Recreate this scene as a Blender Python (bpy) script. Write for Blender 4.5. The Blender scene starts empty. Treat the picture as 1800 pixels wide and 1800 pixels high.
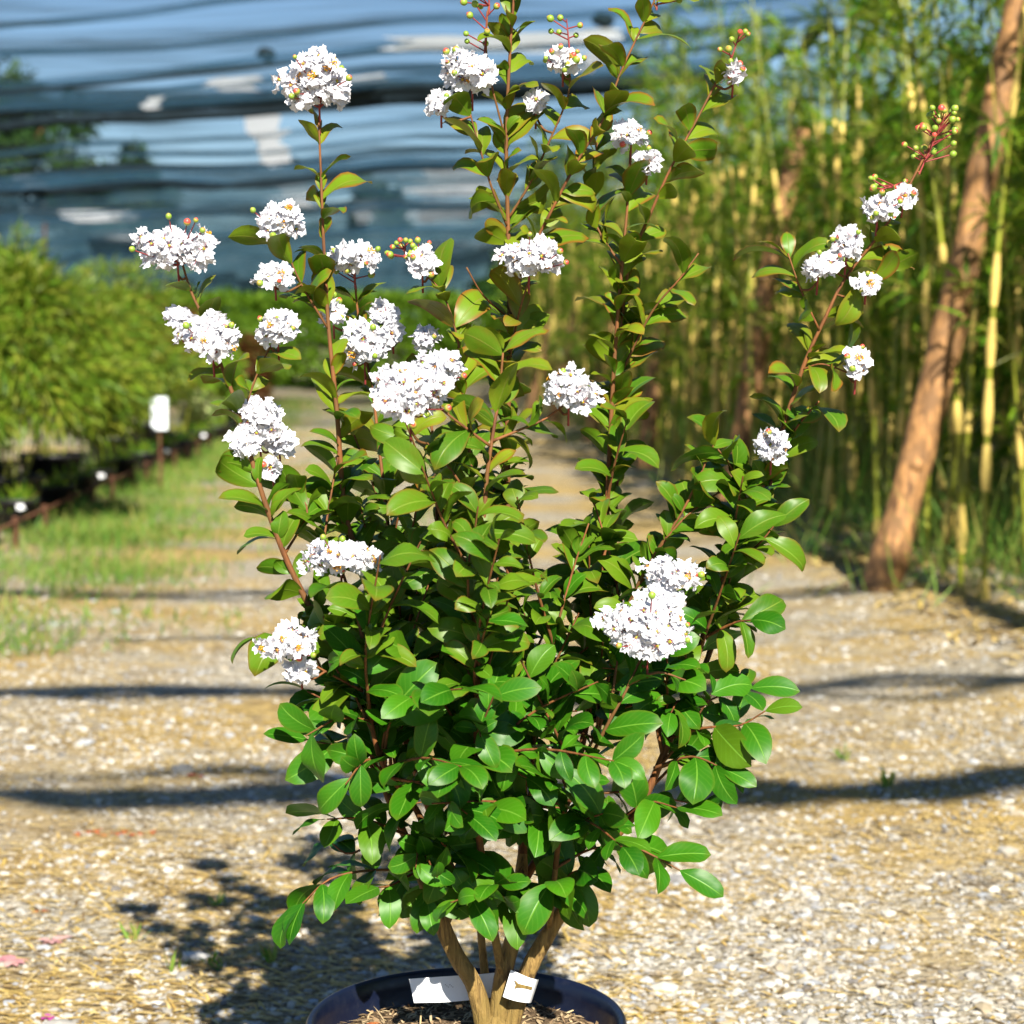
import bpy, math, random
import numpy as np
from mathutils import Vector, Matrix, noise
from mathutils.bvhtree import BVHTree

R = math.radians
random.seed(7)
rng = np.random.default_rng(11)
scene = bpy.context.scene
COL = scene.collection

# ------------------------------------------------------------------ camera, sky, sun, exposure
PITCH = R(5.2); CAM_H = 1.25; FPX = 3500.0
cam = bpy.data.cameras.new('camera'); cam_o = bpy.data.objects.new('camera', cam); COL.objects.link(cam_o)
cam.sensor_width = 36; cam.sensor_height = 36; cam.lens = 36 * FPX / 1800
cam.clip_start = 0.05; cam.clip_end = 2000
cam_o.location = (0, 0, CAM_H); cam_o.rotation_euler = (R(90) - PITCH, 0, 0)
cam.dof.use_dof = True; cam.dof.focus_distance = 2.60; cam.dof.aperture_fstop = 5.6
scene.camera = cam_o

SUN_AZ, SUN_EL = R(13), R(38)            # behind the camera, a little to its right
world = bpy.data.worlds.new('World'); scene.world = world; world.use_nodes = True
wn = world.node_tree.nodes; wl = world.node_tree.links
sky = wn.new('ShaderNodeTexSky'); sky.sky_type = 'NISHITA'; sky.sun_disc = False
sky.sun_elevation = SUN_EL; sky.sun_rotation = R(180) - SUN_AZ
sky.altitude = 0; sky.air_density = 1.0; sky.dust_density = 0.0; sky.ozone_density = 5.0
wl.new(sky.outputs[0], wn['Background'].inputs[0]); wn['Background'].inputs[1].default_value = 0.05
sun = bpy.data.lights.new('sun', 'SUN'); sun.energy = 5.0; sun.angle = R(0.55); sun.color = (1.0, 0.93, 0.80)
sun_o = bpy.data.objects.new('sun', sun); COL.objects.link(sun_o)
SUNV = Vector((math.sin(SUN_AZ) * math.cos(SUN_EL), -math.cos(SUN_AZ) * math.cos(SUN_EL), math.sin(SUN_EL)))
sun_o.rotation_euler = SUNV.to_track_quat('Z', 'Y').to_euler(); sun_o.location = (2, -6, 8)
scene.view_settings.view_transform = 'Standard'; scene.view_settings.look = 'None'
scene.view_settings.exposure = 1.25; scene.view_settings.gamma = 1.0
scene.render.engine = 'CYCLES'
scene.cycles.max_bounces = 5; scene.cycles.diffuse_bounces = 2; scene.cycles.glossy_bounces = 2
scene.cycles.transmission_bounces = 3; scene.cycles.transparent_max_bounces = 14
scene.cycles.use_denoising = True

# ------------------------------------------------------------------ helpers
CP, SP = math.cos(PITCH), math.sin(PITCH)
def at(u, v, Y):
    """world point seen at photograph pixel (u, v) at ground distance Y"""
    a, b = (u - 900) / FPX, (900 - v) / FPX
    d = Vector((a, CP + b * SP, -SP + b * CP))
    return Vector((0, 0, CAM_H)) + d * (Y / d.y)
def project(p):
    q = Vector(p) - Vector((0, 0, CAM_H))
    f = q.y * CP - q.z * SP; up = q.y * SP + q.z * CP
    return 900 + FPX * q.x / f, 900 - FPX * up / f
ROW = R(3.9)                              # the path runs a little to the left
FW = Vector((-math.sin(ROW), math.cos(ROW), 0)); RT = Vector((math.cos(ROW), math.sin(ROW), 0))
RT_, FW_ = np.array(RT), np.array(FW)
def row(r, f, z=0.0): return RT * r + FW * f + Vector((0, 0, z))

def tag(o, label=None, cat=None, group=None, kind=None):
    if label: o['label'] = label
    if cat: o['category'] = cat
    if group: o['group'] = group
    if kind: o['kind'] = kind
    return o
def empty(name, loc=(0, 0, 0), rz=0.0):
    o = bpy.data.objects.new(name, None); COL.objects.link(o)
    o.empty_display_size = 0.05; o.location = loc; o.rotation_euler = (0, 0, rz); return o
def link(name, me, parent=None, mtx=None):
    o = bpy.data.objects.new(name, me); COL.objects.link(o)
    if parent is not None: o.parent = parent
    if mtx is not None: o.matrix_local = mtx
    return o

class MB:
    """collects vertices, faces, uvs, material slots; builds one mesh"""
    def __init__(s): s.v = []; s.f = []; s.m = []; s.uv = []
    def add(s, vs, fs, m=0, uv=None):
        b = len(s.v); s.v.extend([tuple(p) for p in vs])
        for f in fs:
            s.f.append(tuple(i + b for i in f)); s.m.append(m)
        s.uv.extend(uv if uv is not None else [(0.5, 0.5)] * len(vs))
    def box(s, c, d, m=0, rot=None):
        c = Vector(c); vs = []
        for x in (-1, 1):
            for y in (-1, 1):
                for z in (-1, 1):
                    p = Vector((x * d[0] / 2, y * d[1] / 2, z * d[2] / 2))
                    if rot: p = rot @ p
                    vs.append(c + p)
        s.add(vs, [(0, 1, 3, 2), (4, 6, 7, 5), (0, 4, 5, 1), (2, 3, 7, 6), (0, 2, 6, 4), (1, 5, 7, 3)], m)
    def tube(s, pts, rad, n=7, m=0, cap=True):
        pts = [Vector(p) for p in pts]; k = len(pts); vs = []; uv = []
        ref = Vector((0.13, 0.99, 0.05)); ln = 0
        for i, p in enumerate(pts):
            t = (pts[min(i + 1, k - 1)] - pts[max(i - 1, 0)]).normalized()
            a = t.cross(ref)
            if a.length < 0.05: a = t.cross(Vector((1, 0, 0)))
            a.normalize(); b = t.cross(a)
            if i: ln += (p - pts[i - 1]).length
            for j in range(n):
                w = 2 * math.pi * j / n
                vs.append(p + (a * math.cos(w) + b * math.sin(w)) * rad[i]); uv.append((j / n, ln))
        fs = [(i * n + j, i * n + (j + 1) % n, (i + 1) * n + (j + 1) % n, (i + 1) * n + j) for i in range(k - 1) for j in range(n)]
        if cap: fs += [tuple(range(n))[::-1], tuple((k - 1) * n + j for j in range(n))]
        s.add(vs, fs, m, uv)
    def lathe(s, prof, n=64, m=0, c=(0, 0, 0)):
        vs = []; k = len(prof)
        for r, z in prof:
            for j in range(n):
                w = 2 * math.pi * j / n; vs.append((c[0] + r * math.cos(w), c[1] + r * math.sin(w), c[2] + z))
        s.add(vs, [(i * n + j, i * n + (j + 1) % n, (i + 1) * n + (j + 1) % n, (i + 1) * n + j) for i in range(k - 1) for j in range(n)], m)
    def mesh(s, name, mats, smooth=True):
        return np_mesh(name, np.array(s.v, dtype=np.float32), s.f, mats, s.m, s.uv, smooth)
    def build(s, name, mats, parent=None, smooth=True, loc=None):
        o = link(name, s.mesh(name, mats, smooth), parent)
        if loc is not None: o.location = loc
        return o

def np_mesh(name, v, faces, mats, midx=None, uv=None, smooth=True):
    me = bpy.data.meshes.new(name)
    if isinstance(faces, np.ndarray):
        n, k = faces.shape
        me.vertices.add(len(v)); me.vertices.foreach_set('co', np.ascontiguousarray(v, dtype=np.float32).ravel())
        me.loops.add(n * k); me.loops.foreach_set('vertex_index', np.ascontiguousarray(faces, dtype=np.int32).ravel())
        me.polygons.add(n); me.polygons.foreach_set('loop_start', np.arange(n, dtype=np.int32) * k)
        me.update(calc_edges=True)
    else:
        me.from_pydata([tuple(map(float, p)) for p in v], [], faces)
    mats = mats if isinstance(mats, (list, tuple)) else [mats]
    for m in mats: me.materials.append(m)
    np_ = len(me.polygons)
    if midx is not None: me.polygons.foreach_set('material_index', np.asarray(midx, dtype=np.int32))
    me.polygons.foreach_set('use_smooth', np.full(np_, smooth))
    if uv is not None:
        lay = me.uv_layers.new(name='UVMap'); li = np.empty(len(me.loops), dtype=np.int32)
        me.loops.foreach_get('vertex_index', li)
        lay.data.foreach_set('uv', np.asarray(uv, dtype=np.float32)[li].ravel())
    me.validate(); me.update(); return me

def smooth_path(pts, per=5):
    pts = [Vector(p) for p in pts]; out = []
    P = [pts[0] * 2 - pts[1]] + pts + [pts[-1] * 2 - pts[-2]]
    for i in range(1, len(P) - 2):
        for k in range(per):
            t = k / per; a, b, c, d = P[i - 1], P[i], P[i + 1], P[i + 2]
            out.append(0.5 * ((2 * b) + (c - a) * t + (2 * a - 5 * b + 4 * c - d) * t * t + (3 * b - a - 3 * c + d) * t ** 3))
    out.append(pts[-1]); return out

# ------------------------------------------------------------------ materials
def mat(name):
    m = bpy.data.materials.new(name); m.use_nodes = True
    nt = m.node_tree; return m, nt, nt.nodes['Principled BSDF']
def N(nt, t, **kw):
    n = nt.nodes.new(t)
    for k, v in kw.items(): setattr(n, k, v)
    return n
def ramp(nt, fac, stops, interp='LINEAR'):
    r = N(nt, 'ShaderNodeValToRGB'); r.color_ramp.interpolation = interp
    e = r.color_ramp.elements
    while len(e) < len(stops): e.new(0.5)
    for i, (p, c) in enumerate(stops):
        e[i].position = p; e[i].color = (*c, 1) if len(c) == 3 else c
    nt.links.new(fac, r.inputs[0]); return r.outputs[0]
def mixc(nt, fac, a, b, mode='MIX'):
    m = N(nt, 'ShaderNodeMix', data_type='RGBA', blend_type=mode)
    for sock, val in ((m.inputs['Factor'], fac), (m.inputs['A'], a), (m.inputs['B'], b)):
        pass
    ins = [i for i in m.inputs if i.enabled]
    for s_, val in zip((m.inputs[0], m.inputs[6], m.inputs[7]), (fac, a, b)):
        if hasattr(val, 'links'): nt.links.new(val, s_)
        elif isinstance(val, (int, float)): s_.default_value = val
        else: s_.default_value = (*val, 1)
    return m.outputs[2]
def math_(nt, op, a, b=None, c=None):
    m = N(nt, 'ShaderNodeMath', operation=op)
    for i, val in enumerate((a, b, c)):
        if val is None: continue
        if hasattr(val, 'links'): nt.links.new(val, m.inputs[i])
        else: m.inputs[i].default_value = val
    return m.outputs[0]
def noise_(nt, vec, scale, detail=3, rough=0.55, dist=0.0):
    n = N(nt, 'ShaderNodeTexNoise'); n.inputs['Scale'].default_value = scale
    n.inputs['Detail'].default_value = detail; n.inputs['Roughness'].default_value = rough; n.inputs['Distortion'].default_value = dist
    if vec is not None: nt.links.new(vec, n.inputs['Vector'])
    return n.outputs['Fac']
def mapping(nt, vec, scale=(1, 1, 1), rot=(0, 0, 0)):
    m = N(nt, 'ShaderNodeMapping'); m.inputs['Scale'].default_value = scale; m.inputs['Rotation'].default_value = rot
    nt.links.new(vec, m.inputs['Vector']); return m.outputs[0]
def bump(nt, h, b, strength=0.4, dist=0.01):
    n = N(nt, 'ShaderNodeBump'); n.inputs['Strength'].default_value = strength; n.inputs['Distance'].default_value = dist
    nt.links.new(h, n.inputs['Height']); nt.links.new(n.outputs[0], b.inputs['Normal'])
def rand_(nt):
    """one value for each leaf, stone or straw: per object and per island"""
    oi = N(nt, 'ShaderNodeObjectInfo'); g = N(nt, 'ShaderNodeNewGeometry')
    s_ = math_(nt, 'ADD', oi.outputs['Random'], g.outputs['Random Per Island'])
    return math_(nt, 'FRACT', math_(nt, 'MULTIPLY', s_, 7.31))

def simple(name, col, rough=0.5, spec=0.4, var=0.0, nscale=30, bstr=0.0, metal=0.0):
    m, nt, b = mat(name)
    tc = N(nt, 'ShaderNodeTexCoord'); n = noise_(nt, tc.outputs['Object'], nscale, 4)
    lo = tuple(max(0, c * (1 - var)) for c in col); hi = tuple(min(1, c * (1 + var)) for c in col)
    nt.links.new(ramp(nt, n, [(0.3, lo), (0.7, hi)]), b.inputs['Base Color'])
    b.inputs['Roughness'].default_value = rough; b.inputs['Specular IOR Level'].default_value = spec; b.inputs['Metallic'].default_value = metal
    if bstr: bump(nt, n, b, bstr, 0.005)
    return m

def leaf_mat(name, cols, vein, margin, rough=0.38, trans=0.22, tcol=(0.25, 0.42, 0.04), em=0.40):
    m, nt, b = mat(name)
    rv = rand_(nt); base = ramp(nt, rv, [(i / (len(cols) - 1), c) for i, c in enumerate(cols)])
    uvn = N(nt, 'ShaderNodeUVMap'); sep = N(nt, 'ShaderNodeSeparateXYZ'); nt.links.new(uvn.outputs[0], sep.inputs[0])
    ax = math_(nt, 'ABSOLUTE', math_(nt, 'SUBTRACT', sep.outputs[0], 0.5))
    # side veins sweep from midrib towards the tip
    ph = math_(nt, 'SUBTRACT', math_(nt, 'MULTIPLY', sep.outputs[1], 24.0), math_(nt, 'MULTIPLY', ax, 15.0))
    sv = math_(nt, 'POWER', math_(nt, 'ABSOLUTE', math_(nt, 'COSINE', ph)), 14.0)
    mid = ramp(nt, ax, [(0.012, (1, 1, 1)), (0.035, (0, 0, 0))])
    c1 = mixc(nt, math_(nt, 'MULTIPLY', sv, 0.09), base, vein)
    c2 = mixc(nt, math_(nt, 'MULTIPLY', mid, 0.6), c1, vein)
    tc = N(nt, 'ShaderNodeTexCoord'); blot = noise_(nt, tc.outputs['Object'], 2.6, 3)
    edge = math_(nt, 'MAXIMUM', ramp(nt, ax, [(em, (0, 0, 0)), (0.5, (1, 1, 1))]), ramp(nt, sep.outputs[1], [(0.84, (0, 0, 0)), (1.0, (1, 1, 1))]))
    c3 = mixc(nt, math_(nt, 'MULTIPLY', edge, ramp(nt, math_(nt, 'FRACT', math_(nt, 'MULTIPLY', rv, 3.7)), [(0.1, (0.1, 0.1, 0.1)), (0.9, (0.9, 0.9, 0.9))])), c2, margin)
    c4 = mixc(nt, ramp(nt, blot, [(0.5, (0, 0, 0)), (0.8, (0.3, 0.3, 0.3))]), c3, margin)
    nt.links.new(c4, b.inputs['Base Color'])
    b.inputs['Roughness'].default_value = rough; b.inputs['Specular IOR Level'].default_value = 0.24
    hgt = math_(nt, 'MULTIPLY', mid, -0.8); bump(nt, hgt, b, 0.25, 0.003)
    tr = N(nt, 'ShaderNodeBsdfTranslucent'); nt.links.new(mixc(nt, 0.55, c4, tcol), tr.inputs[0])
    mx = N(nt, 'ShaderNodeMixShader'); mx.inputs[0].default_value = trans
    nt.links.new(b.outputs[0], mx.inputs[1]); nt.links.new(tr.outputs[0], mx.inputs[2])
    nt.links.new(mx.outputs[0], nt.nodes['Material Output'].inputs[0]); return m

def thin_mat(name, cols, rough=0.5, trans=0.25, tcol=None, spec=0.3):
    """thin leaves, petals, straw: colour varies from piece to piece"""
    m, nt, b = mat(name); rv = rand_(nt)
    c = ramp(nt, rv, [(i / max(1, len(cols) - 1), q) for i, q in enumerate(cols)])
    nt.links.new(c, b.inputs['Base Color']); b.inputs['Roughness'].default_value = rough; b.inputs['Specular IOR Level'].default_value = spec
    if trans:
        tr = N(nt, 'ShaderNodeBsdfTranslucent')
        if tcol: nt.links.new(mixc(nt, 0.5, c, tcol), tr.inputs[0])
        else: nt.links.new(c, tr.inputs[0])
        mx = N(nt, 'ShaderNodeMixShader'); mx.inputs[0].default_value = trans
        nt.links.new(b.outputs[0], mx.inputs[1]); nt.links.new(tr.outputs[0], mx.inputs[2])
        nt.links.new(mx.outputs[0], nt.nodes['Material Output'].inputs[0])
    return m

M = {}
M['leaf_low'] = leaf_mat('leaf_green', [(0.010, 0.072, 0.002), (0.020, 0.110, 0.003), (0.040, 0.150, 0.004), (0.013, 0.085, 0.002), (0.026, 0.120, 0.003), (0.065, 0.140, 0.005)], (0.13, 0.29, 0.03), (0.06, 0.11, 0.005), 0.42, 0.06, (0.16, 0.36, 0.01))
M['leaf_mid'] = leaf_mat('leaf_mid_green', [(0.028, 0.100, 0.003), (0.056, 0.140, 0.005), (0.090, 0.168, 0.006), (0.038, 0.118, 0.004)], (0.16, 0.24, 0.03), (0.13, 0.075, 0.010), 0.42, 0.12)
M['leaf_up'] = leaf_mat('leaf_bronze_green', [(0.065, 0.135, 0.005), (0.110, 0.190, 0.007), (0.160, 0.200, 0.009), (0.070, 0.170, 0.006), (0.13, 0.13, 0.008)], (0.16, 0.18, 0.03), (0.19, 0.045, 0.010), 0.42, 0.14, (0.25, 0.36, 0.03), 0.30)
M['bark'] = None
def bark_mat(name, c0, c1, c2, sx=60, sz=9, bs=0.5):
    m, nt, b = mat(name); tc = N(nt, 'ShaderNodeTexCoord')
    v = mapping(nt, tc.outputs['Object'], (sx, sx, sz)); n1 = noise_(nt, v, 1.0, 5, 0.65, 0.6); n2 = noise_(nt, tc.outputs['Object'], 14, 3)
    c = mixc(nt, ramp(nt, n2, [(0.42, (0, 0, 0)), (0.62, (1, 1, 1))]), ramp(nt, n1, [(0.38, c0), (0.56, c1)]), c2)
    nt.links.new(c, b.inputs['Base Color']); b.inputs['Roughness'].default_value = 0.75; bump(nt, n1, b, bs, 0.006); return m
M['trunk'] = bark_mat('trunk_bark', (0.10, 0.055, 0.016), (0.32, 0.20, 0.060), (0.21, 0.14, 0.034), 160, 22, 1.0)
M['stem'] = bark_mat('stem_bark', (0.085, 0.026, 0.006), (0.20, 0.070, 0.015), (0.13, 0.055, 0.012), 120, 20, 0.2)
M['red_stalk'] = simple('red_stalk', (0.22, 0.030, 0.030), 0.5, 0.4, 0.3, 60)
M['petal'] = thin_mat('petal_white', [(0.60, 0.61, 0.68), (0.72, 0.72, 0.76), (0.66, 0.66, 0.72)], 0.7, 0.22, (0.85, 0.85, 0.95), 0.2)
M['stamen'] = simple('stamen_yellow', (0.75, 0.34, 0.02), 0.6, 0.3, 0.35, 400)
M['throat'] = simple('petal_claw_crimson', (0.34, 0.03, 0.07), 0.6, 0.3, 0.3, 200)
m, nt, b = mat('flower_bud'); g = N(nt, 'ShaderNodeTexCoord'); sp_ = N(nt, 'ShaderNodeSeparateXYZ'); nt.links.new(g.outputs['Object'], sp_.inputs[0])
rv = rand_(nt); hh = math_(nt, 'ADD', sp_.outputs[2], math_(nt, 'MULTIPLY', math_(nt, 'SUBTRACT', rv, 0.5), 1.6))
nt.links.new(ramp(nt, hh, [(0.15, (0.19, 0.30, 0.030)), (0.75, (0.36, 0.28, 0.05)), (1.0, (0.50, 0.07, 0.05))]), b.inputs['Base Color']); b.inputs['Roughness'].default_value = 0.4
M['bud'] = m
M['bamboo_leaf'] = thin_mat('bamboo_leaf', [(0.030, 0.12, 0.008), (0.07, 0.19, 0.011), (0.13, 0.25, 0.014), (0.21, 0.29, 0.02), (0.045, 0.15, 0.009), (0.34, 0.33, 0.06)], 0.42, 0.42, (0.28, 0.40, 0.02))
M['bush_leaf'] = thin_mat('low_bamboo_leaf', [(0.04, 0.11, 0.006), (0.09, 0.18, 0.009), (0.16, 0.24, 0.014), (0.25, 0.26, 0.03), (0.05, 0.14, 0.007)], 0.5, 0.30, (0.28, 0.34, 0.02))
M['hedge_leaf'] = thin_mat('hedge_leaf', [(0.09, 0.21, 0.012), (0.15, 0.28, 0.016), (0.20, 0.32, 0.022), (0.12, 0.25, 0.014)], 0.5, 0.35, (0.2, 0.34, 0.02))
M['red_leaf'] = thin_mat('red_brown_leaf', [(0.11, 0.035, 0.012), (0.19, 0.055, 0.016), (0.16, 0.09, 0.02), (0.08, 0.10, 0.014)], 0.5, 0.25)
M['pale_leaf'] = thin_mat('variegated_leaf', [(0.30, 0.36, 0.12), (0.42, 0.44, 0.20), (0.14, 0.24, 0.05), (0.22, 0.32, 0.07)], 0.5, 0.25)
M['tree_leaf'] = thin_mat('tree_leaf', [(0.018, 0.055, 0.012), (0.030, 0.080, 0.014), (0.045, 0.10, 0.018)], 0.5, 0.2)
M['culm'] = simple('bamboo_culm_green', (0.20, 0.22, 0.02), 0.35, 0.5, 0.45, 2.3)
M['sheath'] = simple('bamboo_sheath', (0.56, 0.42, 0.11), 0.6, 0.3, 0.35, 7)
M['grass'] = thin_mat('grass_blade', [(0.06, 0.17, 0.018), (0.10, 0.23, 0.025), (0.17, 0.27, 0.04), (0.30, 0.27, 0.07)], 0.55, 0.3)
M['straw'] = thin_mat('straw', [(0.54, 0.38, 0.10), (0.64, 0.47, 0.15), (0.42, 0.27, 0.07), (0.70, 0.55, 0.24), (0.22, 0.14, 0.05), (0.10, 0.065, 0.025)], 0.6, 0.08)
M['stone'] = thin_mat('limestone', [(0.38, 0.36, 0.31), (0.48, 0.45, 0.39), (0.20, 0.185, 0.16), (0.54, 0.53, 0.50), (0.30, 0.24, 0.15), (0.36, 0.385, 0.42), (0.14, 0.12, 0.10)], 0.85, 0.0)
M['chip'] = thin_mat('bark_mulch', [(0.40, 0.29, 0.15), (0.52, 0.40, 0.24), (0.20, 0.13, 0.07), (0.30, 0.20, 0.11), (0.10, 0.07, 0.04)], 0.8, 0.0)
M['soil'] = simple('potting_soil', (0.11, 0.075, 0.045), 0.95, 0.1, 0.6, 120, 0.9)
m, nt, b = mat('navy_plastic'); tc = N(nt, 'ShaderNodeTexCoord'); n = noise_(nt, tc.outputs['Object'], 60, 5, 0.7)
nt.links.new(ramp(nt, n, [(0.5, (0.004, 0.007, 0.022)), (0.8, (0.009, 0.012, 0.026))]), b.inputs['Base Color'])
nt.links.new(ramp(nt, n, [(0.4, (0.28,) * 3), (0.7, (0.5,) * 3)]), b.inputs['Roughness']); M['pot'] = m
M['black_pot'] = simple('black_plastic', (0.012, 0.012, 0.014), 0.5, 0.4, 0.3, 20)
M['tag'] = simple('white_label_plastic', (0.80, 0.82, 0.86), 0.45, 0.4, 0.03, 40)
M['sign'] = simple('pale_sign_card', (0.72, 0.80, 0.88), 0.5, 0.3, 0.04, 30)
M['ink'] = simple('grey_ink', (0.25, 0.25, 0.27), 0.7, 0.2)
M['rust'] = simple('rusty_steel', (0.085, 0.035, 0.018), 0.8, 0.3, 0.5, 40, 0.3)
M['pole'] = bark_mat('pole_wood', (0.07, 0.032, 0.012), (0.44, 0.225, 0.080), (0.20, 0.105, 0.042), 30, 5.0, 1.0)
M['magenta'] = thin_mat('magenta_petal', [(0.45, 0.03, 0.30), (0.55, 0.06, 0.38)], 0.6, 0.2)
M['fallen_red'] = thin_mat('fallen_red_leaf', [(0.38, 0.07, 0.02), (0.50, 0.20, 0.06)], 0.6, 0.1)
M['pink_chip'] = thin_mat('faded_petal', [(0.50, 0.20, 0.24), (0.62, 0.40, 0.36)], 0.6, 0.2)
M['pale_sheet'] = thin_mat('white_translucent', [(0.80, 0.80, 0.80)], 0.5, 0.65, None, 0.3)
M['cable'] = simple('dark_net_roll', (0.010, 0.020, 0.028), 0.8, 0.2, 0.4, 5)
# shade net: woven threads with open streaks between them
m, nt, b = mat('shade_net'); tc = N(nt, 'ShaderNodeTexCoord')
v1 = mapping(nt, tc.outputs['Object'], (0.09, 1.1, 1), (0, 0, 0.03)); v2 = mapping(nt, tc.outputs['Object'], (0.25, 5.0, 1), (0, 0, -0.02))
st = math_(nt, 'ADD', math_(nt, 'MULTIPLY', noise_(nt, v1, 1.0, 4, 0.6, 0.5), 0.65), math_(nt, 'MULTIPLY', noise_(nt, v2, 1.0, 3, 0.6), 0.35))
fac = ramp(nt, st, [(0.38, (0.16,) * 3), (0.50, (0.36,) * 3), (0.63, (0.85,) * 3)])
b.inputs['Base Color'].default_value = (0.014, 0.070, 0.120, 1); b.inputs['Roughness'].default_value = 0.6
tr = N(nt, 'ShaderNodeBsdfTransparent'); tr.inputs[0].default_value = (0.93, 0.97, 1.0, 1)
mx = N(nt, 'ShaderNodeMixShader'); nt.links.new(fac, mx.inputs[0]); nt.links.new(tr.outputs[0], mx.inputs[1]); nt.links.new(b.outputs[0], mx.inputs[2])
nt.links.new(mx.outputs[0], nt.nodes['Material Output'].inputs[0]); M['net'] = m
m, nt, b = mat('darkening_net'); tc = N(nt, 'ShaderNodeTexCoord'); v1 = mapping(nt, tc.outputs['Object'], (0.12, 0.12, 5.0))
fac = ramp(nt, noise_(nt, v1, 1.0, 4, 0.6), [(0.35, (0.45,) * 3), (0.65, (0.85,) * 3)]); b.inputs['Base Color'].default_value = (0.012, 0.055, 0.085, 1); b.inputs['Roughness'].default_value = 0.6
tr = N(nt, 'ShaderNodeBsdfTransparent'); tr.inputs[0].default_value = (0.9, 0.96, 1.0, 1); mx = N(nt, 'ShaderNodeMixShader')
nt.links.new(fac, mx.inputs[0]); nt.links.new(tr.outputs[0], mx.inputs[1]); nt.links.new(b.outputs[0], mx.inputs[2]); nt.links.new(mx.outputs[0], nt.nodes['Material Output'].inputs[0]); M['net_dense'] = m
# ground
m, nt, b = mat('gravel_and_straw_ground'); tc = N(nt, 'ShaderNodeTexCoord'); O = tc.outputs['Object']
vor = N(nt, 'ShaderNodeTexVoronoi'); vor.inputs['Scale'].default_value = 75; nt.links.new(O, vor.inputs['Vector'])
sepc = N(nt, 'ShaderNodeSeparateColor'); nt.links.new(vor.outputs['Color'], sepc.inputs[0])
grav = ramp(nt, sepc.outputs[0], [(0.0, (0.10, 0.085, 0.06)), (0.35, (0.33, 0.30, 0.235)), (0.7, (0.48, 0.45, 0.385)), (1.0, (0.22, 0.20, 0.17))])
fib = noise_(nt, mapping(nt, O, (14, 70, 1), (0, 0, 0.15)), 1.0, 4, 0.7, 0.8)
strw = ramp(nt, fib, [(0.32, (0.08, 0.05, 0.022)), (0.46, (0.34, 0.235, 0.080)), (0.64, (0.58, 0.42, 0.155))])
patch = noise_(nt, mapping(nt, O, (0.7, 1.1, 1)), 1.0, 4, 0.6)
gc = mixc(nt, ramp(nt, patch, [(0.44, (0.08,) * 3), (0.58, (0.9,) * 3)]), grav, strw)
soil_n = noise_(nt, O, 2.3, 5, 0.65)
gc = mixc(nt, ramp(nt, soil_n, [(0.52, (0,) * 3), (0.72, (0.55,) * 3)]), gc, (0.13, 0.085, 0.045))
nt.links.new(gc, b.inputs['Base Color']); b.inputs['Roughness'].default_value = 0.95; b.inputs['Specular IOR Level'].default_value = 0.15
hb = math_(nt, 'ADD', vor.outputs['Distance'], math_(nt, 'MULTIPLY', fib, 1.2)); bump(nt, hb, b, 0.8, 0.012); M['ground'] = m

# ------------------------------------------------------------------ ground
gx = np.concatenate([[-900, -300, -120, -50, -25], np.arange(-12, 12.01, 0.25), [25, 50, 120, 300, 900]])
gy = np.concatenate([[-300, -80, -20, -6], np.arange(0, 24, 0.25), [26, 30, 36, 45, 60, 90, 150, 300, 1200]])
GV = np.array([(x, y, 0) for y in gy for x in gx], dtype=np.float32)
def gz(x, y):
    q = Vector((x, y, 0)); r = q.dot(RT); f = q.dot(FW)
    z = 0.022 * noise.noise(Vector((x * 0.9, y * 0.9, 3))) + 0.012 * noise.noise(Vector((x * 2.7, y * 2.7, 9)))
    z += 0.05 * max(0, min(1, (abs(r) - 1.6) / 0.9))
    w = max(0, min(1, (y - 3.0) / 1.5)) * max(0, min(1, (60 - abs(f)) / 20))
    return z * w
for p in GV: p[2] = gz(float(p[0]), float(p[1]))
nx = len(gx); ii = np.arange(len(gy) - 1)[:, None] * nx + np.arange(nx - 1)[None, :]
GF = np.stack([ii, ii + 1, ii + nx + 1, ii + nx], -1).reshape(-1, 4)
ground = link('ground', np_mesh('ground', GV, GF, M['ground'])); tag(ground, 'gravel and straw covered nursery path running between the rows', None, None, 'structure')

# scattered stones, straw and grass: numpy batches
ICO_V = np.array([(0, 0, 1)] + [(0.894 * math.cos(a), 0.894 * math.sin(a), 0.447) for a in [2 * math.pi * k / 5 for k in range(5)]] +
                 [(0.894 * math.cos(a), 0.894 * math.sin(a), -0.447) for a in [2 * math.pi * (k + 0.5) / 5 for k in range(5)]] + [(0, 0, -1)])
ICO_F = np.array([(0, 1 + k, 1 + (k + 1) % 5) for k in range(5)] + [(1 + k, 6 + k, 1 + (k + 1) % 5) for k in range(5)] +
                 [(1 + (k + 1) % 5, 6 + k, 6 + (k + 1) % 5) for k in range(5)] + [(11, 6 + (k + 1) % 5, 6 + k) for k in range(5)])
def stone_mesh(n, pos, size):
    th = rng.uniform(0, 6.28, n); c, s_ = np.cos(th), np.sin(th)
    dim = size[:, None] * np.stack([rng.uniform(0.8, 1.5, n), rng.uniform(0.6, 1.0, n), rng.uniform(0.3, 0.65, n)], 1)
    jit = 1 + rng.uniform(-0.28, 0.28, (n, 12, 1))
    v = ICO_V[None] * jit * dim[:, None, :]
    x = v[..., 0] * c[:, None] - v[..., 1] * s_[:, None]; y = v[..., 0] * s_[:, None] + v[..., 1] * c[:, None]
    v = np.stack([x, y, v[..., 2]], -1) + pos[:, None, :]
    f = ICO_F[None] + (np.arange(n) * 12)[:, None, None]
    return v.reshape(-1, 3), f.reshape(-1, 3)
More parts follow.
